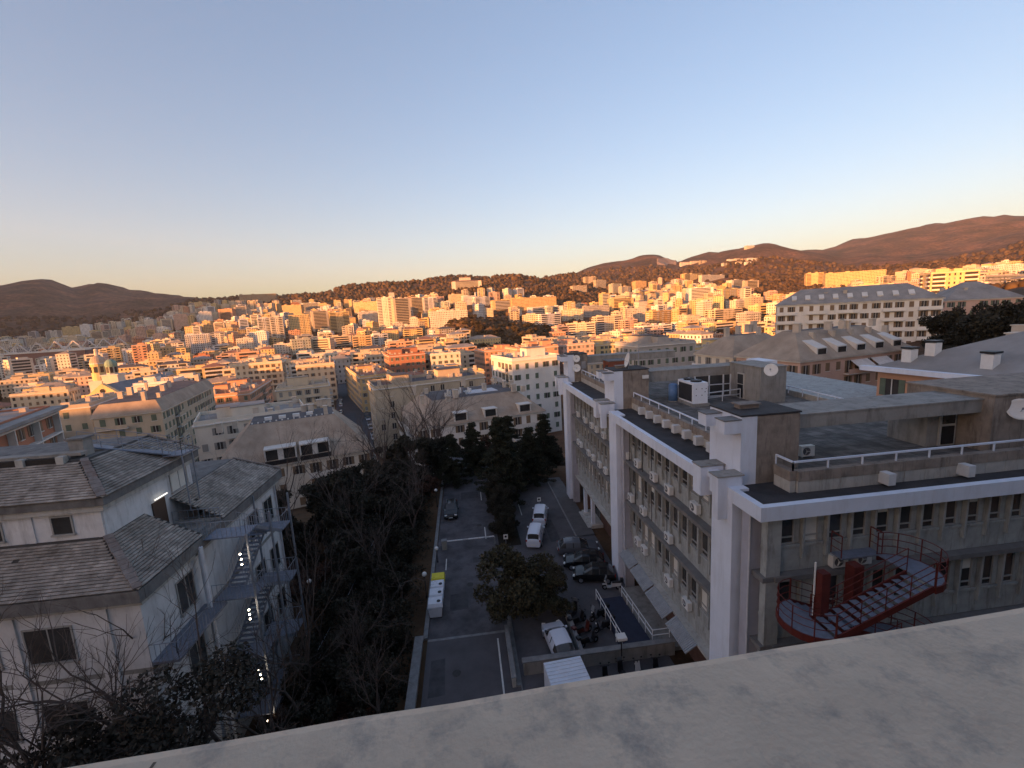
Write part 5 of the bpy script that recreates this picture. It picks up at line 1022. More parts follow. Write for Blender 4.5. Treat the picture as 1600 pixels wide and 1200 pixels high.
def add_block(name, org, w, d, h, base, rz, col, roof, rcol, label, group=None, lod=1, rng=None, rise=4.0, inset=4.0, balc=0.0, cat='building', pent=True, winw=1.1, shut=None, sh=3.2):
    rng = rng or np.random.default_rng(int(abs(org[0] * 7 + org[1] * 13)) % 9999)
    t = thing(name, org, label, cat, group, rz)
    cx, cy = org[0], org[1]; faces = []
    for f, ang in (('F', -90), ('R', 0), ('B', 90), ('L', 180)):
        a = rz + R_(ang); ctr = (w / 2 * math.cos(rz) - d / 2 * math.sin(rz) + cx, w / 2 * math.sin(rz) + d / 2 * math.cos(rz) + cy); hw = (d if f in 'FB' else w) / 2
        fx, fy = ctr[0] + math.cos(a) * hw, ctr[1] + math.sin(a) * hw
        if math.cos(a) * -fx + math.sin(a) * -fy > -12: faces.append(f)
    g = block_geo(w, d, h, base, roof, rng, lod, faces, rise, inset, balc, pent, sh, winw)
    local(t, g['wall'], 'wall', wmat(col)); r = local(t, g['roof'], 'roof', [RF[rcol], RF['dark'] if roof == 'mansard' else RF[rcol]])
    local(t, g['windows'], 'windows', [GLASS_C if lod < 2 else GLASS_F, shut or SHUT[int(rng.integers(0, 3))]], 'stuff'); local(t, g['balconies'], 'balconies', [TRIM, wmat(col) if rng.random() < .6 else TRIM], 'stuff')
    local(t, g['trim'], 'eaves', TRIM, 'stuff' if lod == 0 else None); local(t, g['roof_clutter'], 'chimneys', CHIM, 'stuff')
    return t
PROT = []
BUILT = []      # (x, y, radius) of everything placed, so that the fill leaves room
HEADS = []
def from_px(pxl, ytop, pxr, D, rz):
    p = atD(pxl, ytop, D); dr = np.array([math.cos(rz), math.sin(rz), 0]); lo, hi = 2., 120.
    for _ in range(40):
        m_ = (lo + hi) / 2
        if proj(p + dr * m_)[0] < pxr: lo = m_
        else: hi = m_
    return p, lo
def hand(name, pxl, ytop, pxr, D, rzd, d, h, col, roof, rcol, label, **k):
    rz = R_(rzd); p, w = from_px(pxl, ytop, pxr, D, rz); dx, dy = math.cos(rz), math.sin(rz)
    cs = [(p[0] + dx * a * w - dy * b * d, p[1] + dy * a * w + dx * b * d) for a in (0, 1) for b in (0, 1)]; gz = min(ground(*c) for c in cs)
    PROT.append((pxl, pxr, ytop, ytop + (.5 if h else .75) * ((h or max(6.0, p[2] - gz)) / D * 640), D))
    if h is None: h = max(6.0, p[2] - gz)
    t = add_block(name, (p[0], p[1], p[2] - h), w, d, h, max(2.0, p[2] - h - gz + 3), rz, col, roof, rcol, label, **k)
    c = np.mean(cs, 0); BUILT.append((c[0], c[1], w / 2, d / 2, rz)); HEADS.append((cs, p[2] + (k.get('rise', 4) if roof != 'flat' else 1)))
    return t, p, w, rz
H = hand
m1, p1, w1, r1 = H('mansard_house', 335, 745, 580, 95, 19, 21, 13.0, 'pale', 'mansard', 'brown', 'pale house with brown sloping mansard roof behind the dark garden trees', lod=0, rise=7.2, inset=6.0, balc=.3)
for u0, u1 in ((.3, .5), (.52, .72)):
    dm = local(m1, MB().box(w1 * u0, w1 * u1, -.35, 3.2, 16.3, 16.55).box(w1 * u0, w1 * u0 + .25, -.2, 2.6, 13.3, 16.3).box(w1 * u1 - .25, w1 * u1, -.2, 2.6, 13.3, 16.3).box(w1 * (u0 + u1) / 2 - .5, w1 * (u0 + u1) / 2 + .5, .0, .3, 13.3, 16.3), 'dormer', TRIM)
    local(m1, MB().box(w1 * u0 + .25, w1 * u1 - .25, .3, .5, 13.3, 16.3), 'dormer_glazing', GLASS, None, dm); local(m1, MB().box(w1 * u0, w1 * u1, -.45, -.36, 13.3, 14.2), 'dormer_parapet', DARK, None, dm)
_vn = MB()
for k in range(15): _vn.tube((6.4 + k * (w1 - 12.6) / 14, 6.5, 20.5), (6.4 + k * (w1 - 12.6) / 14, 6.5, 20.75), .16, n=6)
local(m1, _vn, 'roof_vents', ACW, 'stuff')
for k in range(4): local(m1, MB().box(8.5 + k * 2.6, 9.8 + k * 2.6, 8.4, 9.2, 20.52, 21.1), 'skylight', ACW)
H('apartment_house', 303, 668, 478, 119, 24, 14, 17, 'pale', 'flat', 'grey', 'pale apartment block with flat grey roof just behind the brown mansard roof', lod=0, balc=.25)
H('terraced_house', 431, 612, 514, 185, 17, 15, 22, 'cream', 'flat', 'sand', 'cream block with stepped roof terraces beside the street of parked cars', lod=0, balc=.5)
H('apartment_house', 295, 625, 390, 205, 12, 42, 22, 'salmon', 'flat', 'red', 'salmon red palazzo with sunlit top storeys behind the pale flat roofed block', lod=0, balc=.15)
H('apartment_house', 145, 655, 252, 150, 14, 48, 24, 'beige', 'mansard', 'sand', 'massive brownish beige palazzo with attic windows below the church', lod=0, rise=3.0, inset=1.2, balc=.1)
H('apartment_house', 88, 642, 140, 165, 17, 24, 20, 'beige', 'flat', 'sand', 'plain beige block between the brick balcony block and the palazzo', lod=0)
H('apartment_house', 208, 604, 262, 232, 12, 18, 16, 'white', 'flat', 'grey', 'small white flat roofed house right beside the yellow church', lod=0)
H('apartment_house', 366, 572, 440, 300, 12, 14, 16, 'cream', 'flat', 'red', 'low cream building with long sunlit front and red terrace', lod=0, balc=.4)
H('apartment_house', 462, 574, 522, 262, 15, 24, 20, 'cream', 'flat', 'red', 'cream palazzo with red roof terraces behind the stepped block', lod=0)
H('corner_palazzo', 562, 592, 618, 210, 20, 62, 22, 'ochre', 'flat', 'red', 'ochre brown corner palazzo with cluttered red roof along the parked street', lod=0)
H('apartment_house', 608, 558, 664, 255, 17, 22, 20, 'brick red', 'flat', 'red', 'brick orange block with plain windows behind the beige flat roofed block', lod=0)
H('apartment_house', 673, 556, 719, 258, 10, 18, 18, 'pale', 'flat', 'red', 'pale block with rows of dark windows at the foot of the wooded park', lod=0)
H('apartment_house', 757, 550, 806, 275, 17, 20, 20, 'salmon', 'flat', 'red', 'salmon block at the right foot of the wooded park hill', lod=0)
H('long_block', 585, 610, 757, 128, 18, 15, 19, 'beige', 'flat', 'dark', 'long plain beige block with dark flat roof behind the chimney mansard', lod=0, pent=True, shut=wmat('beige'))
m5, p5, w5, r5 = H('mansard_house', 650, 672, 850, 100, 15, 24, 12, 'white', 'mansard', 'brown', 'white eaved house with tan mansard roof, chimneys and grey flat top', lod=0, rise=5.0, inset=5.2, balc=.4)
for k, u in enumerate((.33, .56, .84)):
    x = w5 * u; dm = local(m5, MB().box(x - 1.7, x + 1.7, -.3, 2.6, 14.5, 14.7).box(x - 1.6, x - 1.35, -.1, 2.3, 12.3, 14.5).box(x + 1.35, x + 1.6, -.1, 2.3, 12.3, 14.5), 'dormer', TRIM); local(m5, MB().box(x - 1.35, x + 1.35, .1, .2, 12.3, 14.5), 'pane', GLASS, None, dm)
_cl = MB()
for k in range(9): _cl.box(9 + k * .9, 9.4 + k * .9, 8 + (k % 3) * 1.3, 8.5 + (k % 3) * 1.3, 17.3, 18.3 + .5 * (k % 2))
local(m5, _cl, 'chimney_pots', ACW, 'stuff'); local(m5, MB().box(15, 23, 8, 13, 17.32, 17.45), 'roof_pool_deck', mat('pale_membrane', (0.5, 0.52, 0.56), .6))
H('tower_house', 800, 566, 874, 135, 17, 18, 27, 'white', 'flat', 'sand', 'tall white apartment house with small balconies and sunlit top beside the office', lod=0, balc=.2)
H('apartment_house', 808, 547, 872, 245, 14, 20, 18, 'salmon', 'flat', 'red', 'salmon block behind the tall white apartment house', lod=0)
H('apartment_house', 880, 541, 928, 262, 12, 18, 18, 'pink', 'flat', 'red', 'pink block seen over the far office roof tower', lod=0)
H('apartment_house', 931, 541, 982, 285, 12, 18, 18, 'yellow', 'flat', 'sand', 'yellow block seen over the office roof beside a pink one', lod=0)
H('flat_roofed_block', 997, 543, 1086, 150, 8, 16, 14, 'grey', 'flat', 'dark', 'grey beige flat roofed block just behind the office roof', lod=0)
H('apartment_house', 1078, 549, 1166, 176, 8, 16, 16, 'yellow', 'flat', 'sand', 'yellowish house with brown balconies behind the office roof', lod=0, balc=.4)
# brick and white modern block on the far left: its long balcony side faces the garden
a2, p2, w2_, r2 = H('balcony_block', -40, 690, 80, 88, 112, 18, 20, 'brick red', 'flat', 'grey', 'brick orange block with white balcony frames and grey roof', lod=0)
_bf = MB()
for k in range(4): x = w2_ * k / 3; _bf.box(x - .12, x + .12, -.9, -.02, -4, 20)
for r in range(6): _bf.box(-.2, w2_ + .2, -.95, -.02, 3.4 * r + 2.7, 3.4 * r + 2.95)
local(a2, _bf, 'balcony_frame', TRIM); local(a2, MB().box(-1, w2_ + 1, -2, 19, 20.4, 20.9), 'roof_slab', RF['grey'])
# right hand side
rw_, prw, wrw, _ = H('apartment_house', 1214, 479, 1474, 178, -36, 14, 15, 'white', 'hip', 'grey', 'long white apartment building with grey hip roof, skylights and balcony rows', lod=0, rise=5.0, balc=.7)
_sk = MB()
for k in range(9): x = wrw * (.12 + .09 * k); _sk.add([(x - .7, 1.5, 16.5), (x + .7, 1.5, 16.5), (x + .7, 3.4, 17.9), (x - .7, 3.4, 17.9), (x - .7, 1.3, 16.9), (x + .7, 1.3, 16.9), (x + .7, 3.2, 18.2), (x - .7, 3.2, 18.2)], BOXF)
local(rw_, _sk, 'skylights', TRIM, 'stuff')
pk, ppk, wpk, _ = H('dormer_house', 1250, 567, 1425, 100, 13, 15, 13, 'pink', 'mansard', 'sand', 'pink house with planted balconies, awnings and beige roof full of dormers', lod=0, rise=5.2, inset=6.0, balc=.6)
for k in range(5):
    x = wpk * (.2 + .17 * k); dm = local(pk, MB().add([(x - 1.4, .6, 13.6), (x + 1.4, .6, 13.6), (x + 1.4, 4.2, 16.6), (x - 1.4, 4.2, 16.6), (x - 1.4, .6, 15.4), (x + 1.4, .6, 15.4), (x + 1.4, 4.2, 16.9), (x - 1.4, 4.2, 16.9)], BOXF), 'dormer', TRIM); local(pk, MB().box(x - 1.1, x + 1.1, .52, .59, 13.8, 15.2), 'pane', GLASS, None, dm)
    local(pk, MB().box(x + 2.0, x + 2.8, 4, 5, 15.5, 18.2), 'chimney', CHIM)
for x in (.42, .6): local(pk, MB().add([(wpk * x, -2.4, 10.6), (wpk * (x + .15), -2.4, 10.6), (wpk * (x + .15), -.1, 12.3), (wpk * x, -.1, 12.3), (wpk * x, -2.4, 10.66), (wpk * (x + .15), -2.4, 10.66), (wpk * (x + .15), -.1, 12.36), (wpk * x, -.1, 12.36)], BOXF), 'awning', mat('awning_cloth', (.6, .58, .56), .8))
H('dormer_house', 1145, 560, 1248, 116, 10, 13, 12, 'pale', 'mansard', 'sand', 'pale house with beige dormer roof left of the pink one, behind the office', lod=0, rise=4.6, inset=5.0, balc=.5)
hr, phr, whr, _ = H('grey_roofed_house', 1372, 578, 1640, 56, -80, 20, 10, 'salmon', 'hip', 'grey', 'low house with broad grey pink hip roof and white chimneys behind the office roof', lod=0, rise=4.6, balc=0)
def on_hr_roof(px, py):
    d = ray(px, py); d = d / np.linalg.norm(d); rz = R_(-80); sl = 4.6 / 10.5
    for t in np.arange(20, 120, .1):
        q = np.array([0, 0, CAMZ]) + d * t - np.array(hr.location); lx, ly = q[0] * math.cos(rz) + q[1] * math.sin(rz), -q[0] * math.sin(rz) + q[1] * math.cos(rz)
        if ly > -.5 and q[2] <= 10.28 + sl * (ly + .5): return lx, ly
    return 5, 5
for px, py in ((1420, 563), (1457, 553), (1546, 573)):
    x, v = on_hr_roof(px, py); z = 10.3 + 4.6 / 10.5 * (v + .5); c = local(hr, MB().box(x - .4, x + .4, v - .4, v + .5, z - .8, z + 1.0), 'chimney', ACW); local(hr, MB().box(x - .48, x + .48, v - .48, v + .58, z + 1.08, z + 1.24), 'chimney_cap', DARK, None, c)
local(hr, MB().box(-1.0, whr + 1, -1.1, -.5, 10.0, 10.45), 'gutter', WHITE)
H('slate_roofed_house', 1478, 471, 1600, 215, -25, 16, 12, 'pink', 'hip', 'grey', 'pinkish house with grey hip roof above the dark wooded bank', lod=0, rise=6.0)
# landmark blocks farther off: their foot is found on the hillside
def far(name, pxl, pxr, ytop, ybase, col, roof, rcol, label, rzd=15, d=16, **k):
    D = hit((pxl + pxr) / 2, ybase) or 1500.
    return H(name, pxl, ytop, pxr, D, rzd, d, None, col, roof, rcol, label, lod=1 if D < 800 else 2, **k)
far('slab_block', 1290, 1385, 428, 447, 'yellow', 'flat', 'sand', 'very long sunlit yellow slab of flats on the hillside above the white building', -25, 16); far('slab_block', 1260, 1287, 428, 446, 'yellow', 'flat', 'sand', 'short sunlit yellow slab beside the very long one', -25, 16)
far('monastery', 706, 752, 440, 451, 'pale', 'hip', 'red', 'pale monastery with red roofs on the wooded hilltop', 5, 24, rise=3); far('monastery', 718, 735, 434, 446, 'pale', 'gable', 'red', 'church wing standing taller in the hilltop monastery', 5, 24, rise=3)
far('park_villa', 733, 782, 531, 547, 'yellow', 'hip', 'sand', 'yellow villa with hip roof among the trees of the park hill', 5, 18, rise=3.5)
far('tower_block', 288, 327, 524, 557, 'white', 'flat', 'sand', 'white tower block with one sunlit side rising over the left roofs', 25, 22, balc=.5)
far('tower_block', 205, 229, 541, 585, 'salmon', 'flat', 'red', 'orange tower block beside a lower yellow one on the valley floor', 20, 16); far('tower_block', 229, 247, 553, 586, 'yellow', 'flat', 'red', 'lower yellow tower block beside the orange one on the valley floor', 20, 16)
far('school', 672, 730, 488, 512, 'pale', 'flat', 'sand', 'large pale institutional building with white corner above the park', 10, 24); far('hip_roofed_palace', 596, 622, 517, 541, 'yellow', 'hip', 'red', 'yellow hip roofed palace, left one of a pair at the hill foot', 8, 16, rise=3); far('hip_roofed_palace', 630, 660, 515, 537, 'yellow', 'hip', 'red', 'yellow hip roofed palace, right one of a pair at the hill foot', 8, 16, rise=3)
far('long_slab', 800, 869, 467, 486, 'ochre', 'flat', 'red', 'long ochre slab below the dark wooded ridge', 8, 14); far('arcaded_block', 826, 880, 481, 494, 'white', 'flat', 'sand', 'long white arcaded block below the ochre slab', 8, 14)
far('slab_block', 373, 470, 461, 471, 'brown', 'flat', 'sand', 'long low brown fortress wall on the left ridge', 10, 14); far('slab_block', 294, 325, 473, 481, 'yellow', 'flat', 'sand', 'sunlit orange slab alone on the left ridge end', 10, 14)
far('glass_fronted_block', 1076, 1115, 451, 472, 'white', 'flat', 'sand', 'wide white sunlit block on the hillside beside a wood', -5, 16); far('slab_block', 1455, 1532, 428, 468, 'yellow', 'flat', 'sand', 'big stepped sunlit block behind the right end of the white building', -30, 20)
far('chimney_stack', 1418, 1424, 426, 446, 'brick red', 'flat', 'red', 'tall thin brick chimney stack among the sunlit blocks', -30, 5)
HILL = [(552, 598, 473, 490), (588, 613, 466, 516), (614, 640, 467, 517), (640, 662, 466, 492), (662, 683, 466, 491), (402, 421, 498, 531), (421, 441, 496, 531), (450, 483, 493, 529), (486, 512, 487, 518), (514, 545, 489, 520), (560, 592, 488, 508), (455, 485, 532, 560), (485, 515, 531, 556), (517, 548, 527, 547), (550, 580, 527, 552), (583, 606, 524, 545),
        (816, 845, 493, 512), (845, 876, 492, 514), (878, 911, 485, 502), (912, 952, 479, 498), (955, 990, 467, 486), (980, 1010, 483, 506), (932, 972, 496, 524), (976, 996, 501, 524), (1020, 1056, 487, 510), (1005, 1050, 511, 532), (885, 930, 507, 532), (956, 971, 444, 460), (971, 985, 448, 461), (993, 1010, 440, 453), (1021, 1036, 455, 470), (1117, 1160, 485, 503), (1115, 1150, 506, 526), (1160, 1200, 507, 526), (931, 947, 438, 452), (914, 931, 433, 446), (895, 917, 447, 456),
        (1070, 1097, 428, 441), (1097, 1137, 430, 442), (1144, 1163, 438, 453), (1166, 1186, 439, 455), (700, 722, 461, 475), (724, 742, 463, 478), (742, 765, 465, 480), (770, 800, 470, 486), (340, 362, 484, 502), (365, 385, 480, 500), (310, 330, 488, 508), (270, 292, 492, 515), (250, 268, 500, 520), (440, 470, 478, 494), (470, 500, 474, 488), (96, 124, 512, 534), (124, 140, 508, 532), (70, 96, 518, 536), (140, 160, 520, 540), (40, 66, 530, 548), (162, 198, 516, 526),
        (1150, 1175, 470, 486), (1185, 1215, 478, 500), (1100, 1130, 526, 545), (1160, 1205, 528, 545), (1540, 1600, 432, 452), (1560, 1600, 415, 430), (1400, 1440, 442, 458), (1440, 1456, 436, 452), (1380, 1400, 432, 446), (1130, 1160, 452, 466)]
SIDE = [('on the sunlit hillside', 0), ('on the valley slope', 1)]
def auto_label(col, roof, h, D, x, y, w):
    size = 'low' if h < 13 else ('mid-rise' if h < 21 else 'tall'); wd = 'slab' if w > 28 else ('tower' if h > 1.4 * w else 'block'); az = math.degrees(math.atan2(x, y))
    if D < 420: pl = 'near the domed church' if az < -27 else ('along the valley streets' if az < 5 else 'below the wooded park')
    elif D < 900: pl = 'by the stadium' if az < -33 else ('on the valley floor' if az < -18 else ('at the hill foot' if az < 12 else 'in the side valley'))
    else: pl = 'under the dark left mountain' if az < -28 else ('on the central hillside' if az < 8 else ('below the bare quarry hill' if az < 30 else 'on the right hillside'))
    rf = {'flat': 'flat roofed', 'hip': 'hip roofed'}.get(roof, roof)
    return f'{size} {col} {rf} {wd} {pl}', f'town houses {pl}'
RB = np.random.default_rng(77); COLW = ['cream', 'pale', 'ochre', 'salmon', 'pink', 'beige', 'yellow', 'white', 'grey', 'green grey', 'brick red']; PW_ = np.array([26, 20, 8, 4, 5, 12, 16, 10, 4, 3, 1.]); PW_ /= PW_.sum()
for (a, b, yt, yb) in HILL:
    D = hit((a + b) / 2, yb) or 1300.; col = COLW[RB.choice(11, p=PW_)]; rzd = float(RB.choice([12, 18, -8, 26])); hh = (yb - yt) / 690. * D; lab, grp = auto_label(col, 'flat', hh, D, *atD((a + b) / 2, yt, D)[:2], (b - a) / 690 * D)
    H('apartment_block', a, yt, b, D, rzd, float(RB.uniform(12, 18)), None, col, 'flat', 'red' if RB.random() < .2 else 'sand', lab, group=grp, lod=1 if D < 700 else 2, balc=.25 if D < 1200 else 0)

# church with gabled front, nave, bell tower and dome
ch_ = None
def church():
    p, w = from_px(127, 618, 195, 262, R_(4)); D = 262; gz = ground(p[0], p[1]); t = thing('church', (p[0], p[1], gz), 'pale yellow church with gabled front, round window and grey nave roof', 'church', rz=R_(4)); h = p[2] - gz; k = w / 26.
    wy = wmat('yellow'); fr = MB().box(0, w, 0, 2, -3, h); fr.add([(w * .16, 0, h), (w * .84, 0, h), (w * .5, 0, h + 7 * k), (w * .16, 2, h), (w * .84, 2, h), (w * .5, 2, h + 7 * k)], ((0, 1, 2), (5, 4, 3), (0, 2, 5, 3), (1, 4, 5, 2), (0, 3, 4, 1)))
    fr.add([(w * .16, 0, h - 6 * k), (w * .84, 0, h - 6 * k), (w * .84, 0, h), (w * .16, 0, h)], ((0, 1, 2, 3),)) if False else None
    local(t, fr, 'front', wy)
    for u in (.02, .16, .3, .66, .8, .94): local(t, MB().box(w * u, w * u + .9, -.25, 0, -3, h - .2), 'pilaster', wy)
    local(t, MB().tube((w * .5, -.05, h + 1.2), (w * .5, -.2, h + 1.2), 1.5 * k, n=18), 'round_window', GLASS)
    local(t, MB().box(w * .1, w * .9, 2, 42, -3, h - 2), 'nave_wall', wmat('beige')); local(t, MB().add([(w * .06, 2, h - 2), (w * .94, 2, h - 2), (w * .94, 43, h - 2), (w * .06, 43, h - 2), (w * .5, 2, h + 6 * k), (w * .5, 43, h + 6 * k)], ((0, 1, 4), (1, 2, 5, 4), (2, 3, 5), (3, 0, 4, 5), (0, 3, 2, 1))), 'nave_roof', mat('lead_roof', (.17, .18, .2), .7, .2, .3))
    local(t, MB().tube((w * .5, 1, h + 7 * k), (w * .5, 1, h + 8.6 * k), .12, n=4).box(w * .5 - .5, w * .5 + .5, .95, 1.05, h + 8 * k, h + 8.15 * k), 'cross', DARK)
    BUILT.append((p[0] + w / 2, p[1] + 20, w / 2, 22, R_(4)))
    b, bw = from_px(158, 588, 183, 285, R_(10)); gz = ground(b[0], b[1]); t = thing('bell_tower', (b[0], b[1], gz), 'pale square bell tower with green cupola behind the church', 'tower', rz=R_(10)); h = b[2] - gz
    local(t, MB().box(0, bw, 0, bw, -3, h), 'shaft', wmat('pale')); local(t, MB().box(-.4, bw + .4, -.4, bw + .4, h, h + .5), 'cornice', TRIM)
    r = bw * .36; c = (bw / 2, bw / 2); local(t, MB().tube((*c, h + .5), (*c, h + 5), r, n=8), 'lantern', wmat('green grey'))
    for q in range(8): a = q * .785 + .39; local(t, MB().obox((c[0] + math.cos(a) * r * .94, c[1] + math.sin(a) * r * .94, h + 2.6), .12, .55, 1.4, a), 'arch_opening', DARK)
    local(t, MB().sphere((*c, h + 5), r * 1.08, 14, 8, 0, 1.1), 'cupola', mat('green_copper', (.2, .3, .24), .7, .2, .6)); local(t, MB().tube((*c, h + 5 + r), (*c, h + 7.5 + r), .15, n=4), 'finial', DARK)
    b, bw = from_px(136, 573, 160, 330, R_(10)); gz = ground(b[0], b[1]); t = thing('domed_church', (b[0], b[1], gz), 'round drum and ribbed stone dome with lantern catching sunlight', 'church', rz=R_(10)); h = b[2] - gz; c = (bw / 2, bw / 2); r = bw * .52
    local(t, MB().box(-.5, bw + .5, -.5, bw + .5, -3, h - 8), 'base', wmat('pale')); local(t, MB().tube((*c, h - 8), (*c, h + 1), r, n=16), 'drum', wmat('yellow')); local(t, MB().tube((*c, h + 1), (*c, h + 1.5), r * 1.07, n=16), 'cornice', TRIM)
    for q in range(8): a = q * .785; local(t, MB().obox((c[0] + math.cos(a) * r * .98, c[1] + math.sin(a) * r * .98, h - 2), .15, .7, 1.6, a), 'drum_window', GLASS)
    local(t, MB().sphere((*c, h + 1.5), r, 20, 10, 0, 1.15), 'dome', mat('stone_dome', (.42, .33, .25), .8, .2, .4)); local(t, MB().tube((*c, h + 1 + r * 1.1), (*c, h + 4.5 + r * 1.1), r * .24, n=8).sphere((*c, h + 4.5 + r * 1.1), r * .26, 8, 6), 'lantern', wmat('pale'))
    BUILT.append((b[0] + bw / 2, b[1] + bw / 2, bw, bw, 0))
PROT.append((118, 215, 595, 640, 262)); PROT.append((134, 186, 540, 600, 290))
church()
# football ground with white triangular roof trusses
def stadium():
    p, w = from_px(-15, 556, 135, 1050, R_(8)); gz = ground(p[0] + w / 2, p[1]); t = thing('stadium', (p[0], p[1], gz), 'red banded football stadium with white triangular roof trusses', 'stadium', rz=R_(8)); h = max(12., p[2] - gz); d = 120
    st_ = MB().box(0, w, 0, 14, -4, h).box(0, w, d - 14, d, -4, h).box(0, 14, 14, d - 14, -4, h).box(w - 14, w, 14, d - 14, -4, h); local(t, st_, 'stand', mat('stadium_red', (.19, .11, .095), .85, .15, .1)); local(t, MB().box(-1, w + 1, -1, 16, h, h + 2).box(-1, w + 1, d - 16, d + 1, h, h + 2), 'roof', TRIM)
    for yy in (0, d):
        for k in range(5):
            x = w * (k + .0) / 5 + w * .1; s_ = w / 5 * .5; q = MB().beam((x - s_, yy, h + 2), (x, yy, h + 16), 1.2, 1.2).beam((x, yy, h + 16), (x + s_, yy, h + 2), 1.2, 1.2)
            local(t, q, 'truss', mat('truss_white', (.5, .48, .46), .6))
    BUILT.append((p[0] + w / 2, p[1] + 60, w / 2 + 8, 68, R_(8)))
stadium()

# street between the palazzi with parked cars
SA, SB_ = np.array([-33.0, 132.0]), np.array([-82.0, 320.0]); sdir = (SB_ - SA) / np.linalg.norm(SB_ - SA); snrm = np.array([-sdir[1], sdir[0]])
_v = []; _f = []; NS = 40
for k in range(NS + 1):
    c = SA + (SB_ - SA) * k / NS; z = max(ground(*(c + snrm * q)) for q in (-6, 0, 6)) + .25
    for q in (-7.5, 7.5): _v.append((*(c + snrm * q), z))
    if k: _f.append((2 * k - 2, 2 * k - 1, 2 * k + 1, 2 * k))
tag(MB().add(_v, _f).build('street', mat('street_asphalt', (.06, .06, .068), .9, .2, .3)), kind='structure')
_cm = MB().add([(-2.1, -.85, .3), (2.1, -.85, .3), (2.1, .85, .3), (-2.1, .85, .3), (-2.1, -.82, .85), (2.1, -.78, .75), (2.1, .78, .75), (-2.1, .82, .85)], BOXF, 0).add([(-1.9, -.75, .84), (1.0, -.75, .8), (1.0, .75, .8), (-1.9, .75, .84), (-1.5, -.62, 1.45), (.3, -.62, 1.45), (.3, .62, 1.45), (-1.5, .62, 1.45)], BOXF, 1)
for xx in (-1.3, 1.3):
    for yy in (-.8, .8): _cm.tube((xx, yy - .08, .32), (xx, yy + .08, .32), .32, n=8, mi=1)
_cars = [fmesh('street_car', _cm, [pm, GLASS]) for pm in (PW, PW, PG, PB, mat('silver_car_paint', (.4, .4, .42), .3))]
for k in range(36):
    s_ = 12 + (k // 2) * 6.2 + random.uniform(-.6, .6); sd_ = 1 if k % 2 else -1
    if random.random() < .12: continue
    c = SA + sdir * s_ + snrm * sd_ * 5.4; j = min(NS - 1, int(s_ / np.linalg.norm(SB_ - SA) * NS)); z = max(_v[2 * j][2], _v[2 * j + 2][2])
    q = random.choice((0, 0, 1, 2, 3, 4)); o = bpy.data.objects.new('street_car', _cars[q]); COL.objects.link(o); o.location = (c[0], c[1], z); o.rotation_euler = (0, 0, math.atan2(sdir[1], sdir[0]) + random.uniform(-.05, .05))
    tag(o, ('white', 'white', 'dark grey', 'black', 'silver')[q] + ' car parked along the street between the palazzi', 'car', 'cars parked along the street')
# fill: candidate plots in the town area, kept where something of them can be seen
URB = {0: (150, 1900), 130: (150, 1900), 235: (170, 1850), 310: (180, 1850), 400: (190, 1680), 500: (190, 1520), 570: (200, 1450), 650: (190, 1320), 690: (170, 1250), 730: (150, 455), 800: (170, 440), 850: (170, 480), 890: (200, 1020), 950: (210, 1080), 1020: (210, 1500), 1062: (220, 1600), 1110: (230, 1500), 1180: (260, 1050), 1255: (420, 900), 1340: (520, 1300), 1440: (450, 1500), 1600: (420, 1500)}
UX = sorted(URB)
def urban(px, D):
    lo = np.interp(px, UX, [URB[u][0] for u in UX]); hi = np.interp(px, UX, [URB[u][1] for u in UX]); ok = lo < D < hi
    if 700 < px < 860 and 780 < D < 1130: ok = True
    return ok
cand = []; row = 0; D = 160.
while D < 1900:
    step = 30 if D < 600 else 33; az = -44.5
    while az < 56:
        a = R_(az + RB.uniform(-.25, .25) * step / D * 57); dd = D + RB.uniform(-.3, .3) * step; x, y = math.sin(a) * dd, math.cos(a) * dd
        px = 800 + 0; q = proj((x, y, 0)); cand.append((dd, x, y, q[0])); az += math.degrees(step / D)
    D += step * 1.05
cand.sort(); keep = []; sky_ = np.full(1700, 2000.0)
def clash(x, y, r):
    for (bx, by, hw, hd, rz) in BUILT:
        dx, dy = x - bx, y - by
        if abs(dx) + abs(dy) > hw + hd + r * 2 + 30: continue
        u, v = dx * math.cos(rz) + dy * math.sin(rz), -dx * math.sin(rz) + dy * math.cos(rz)
        if abs(u) < hw + r * .78 and abs(v) < hd + r * .78: return True
    return False
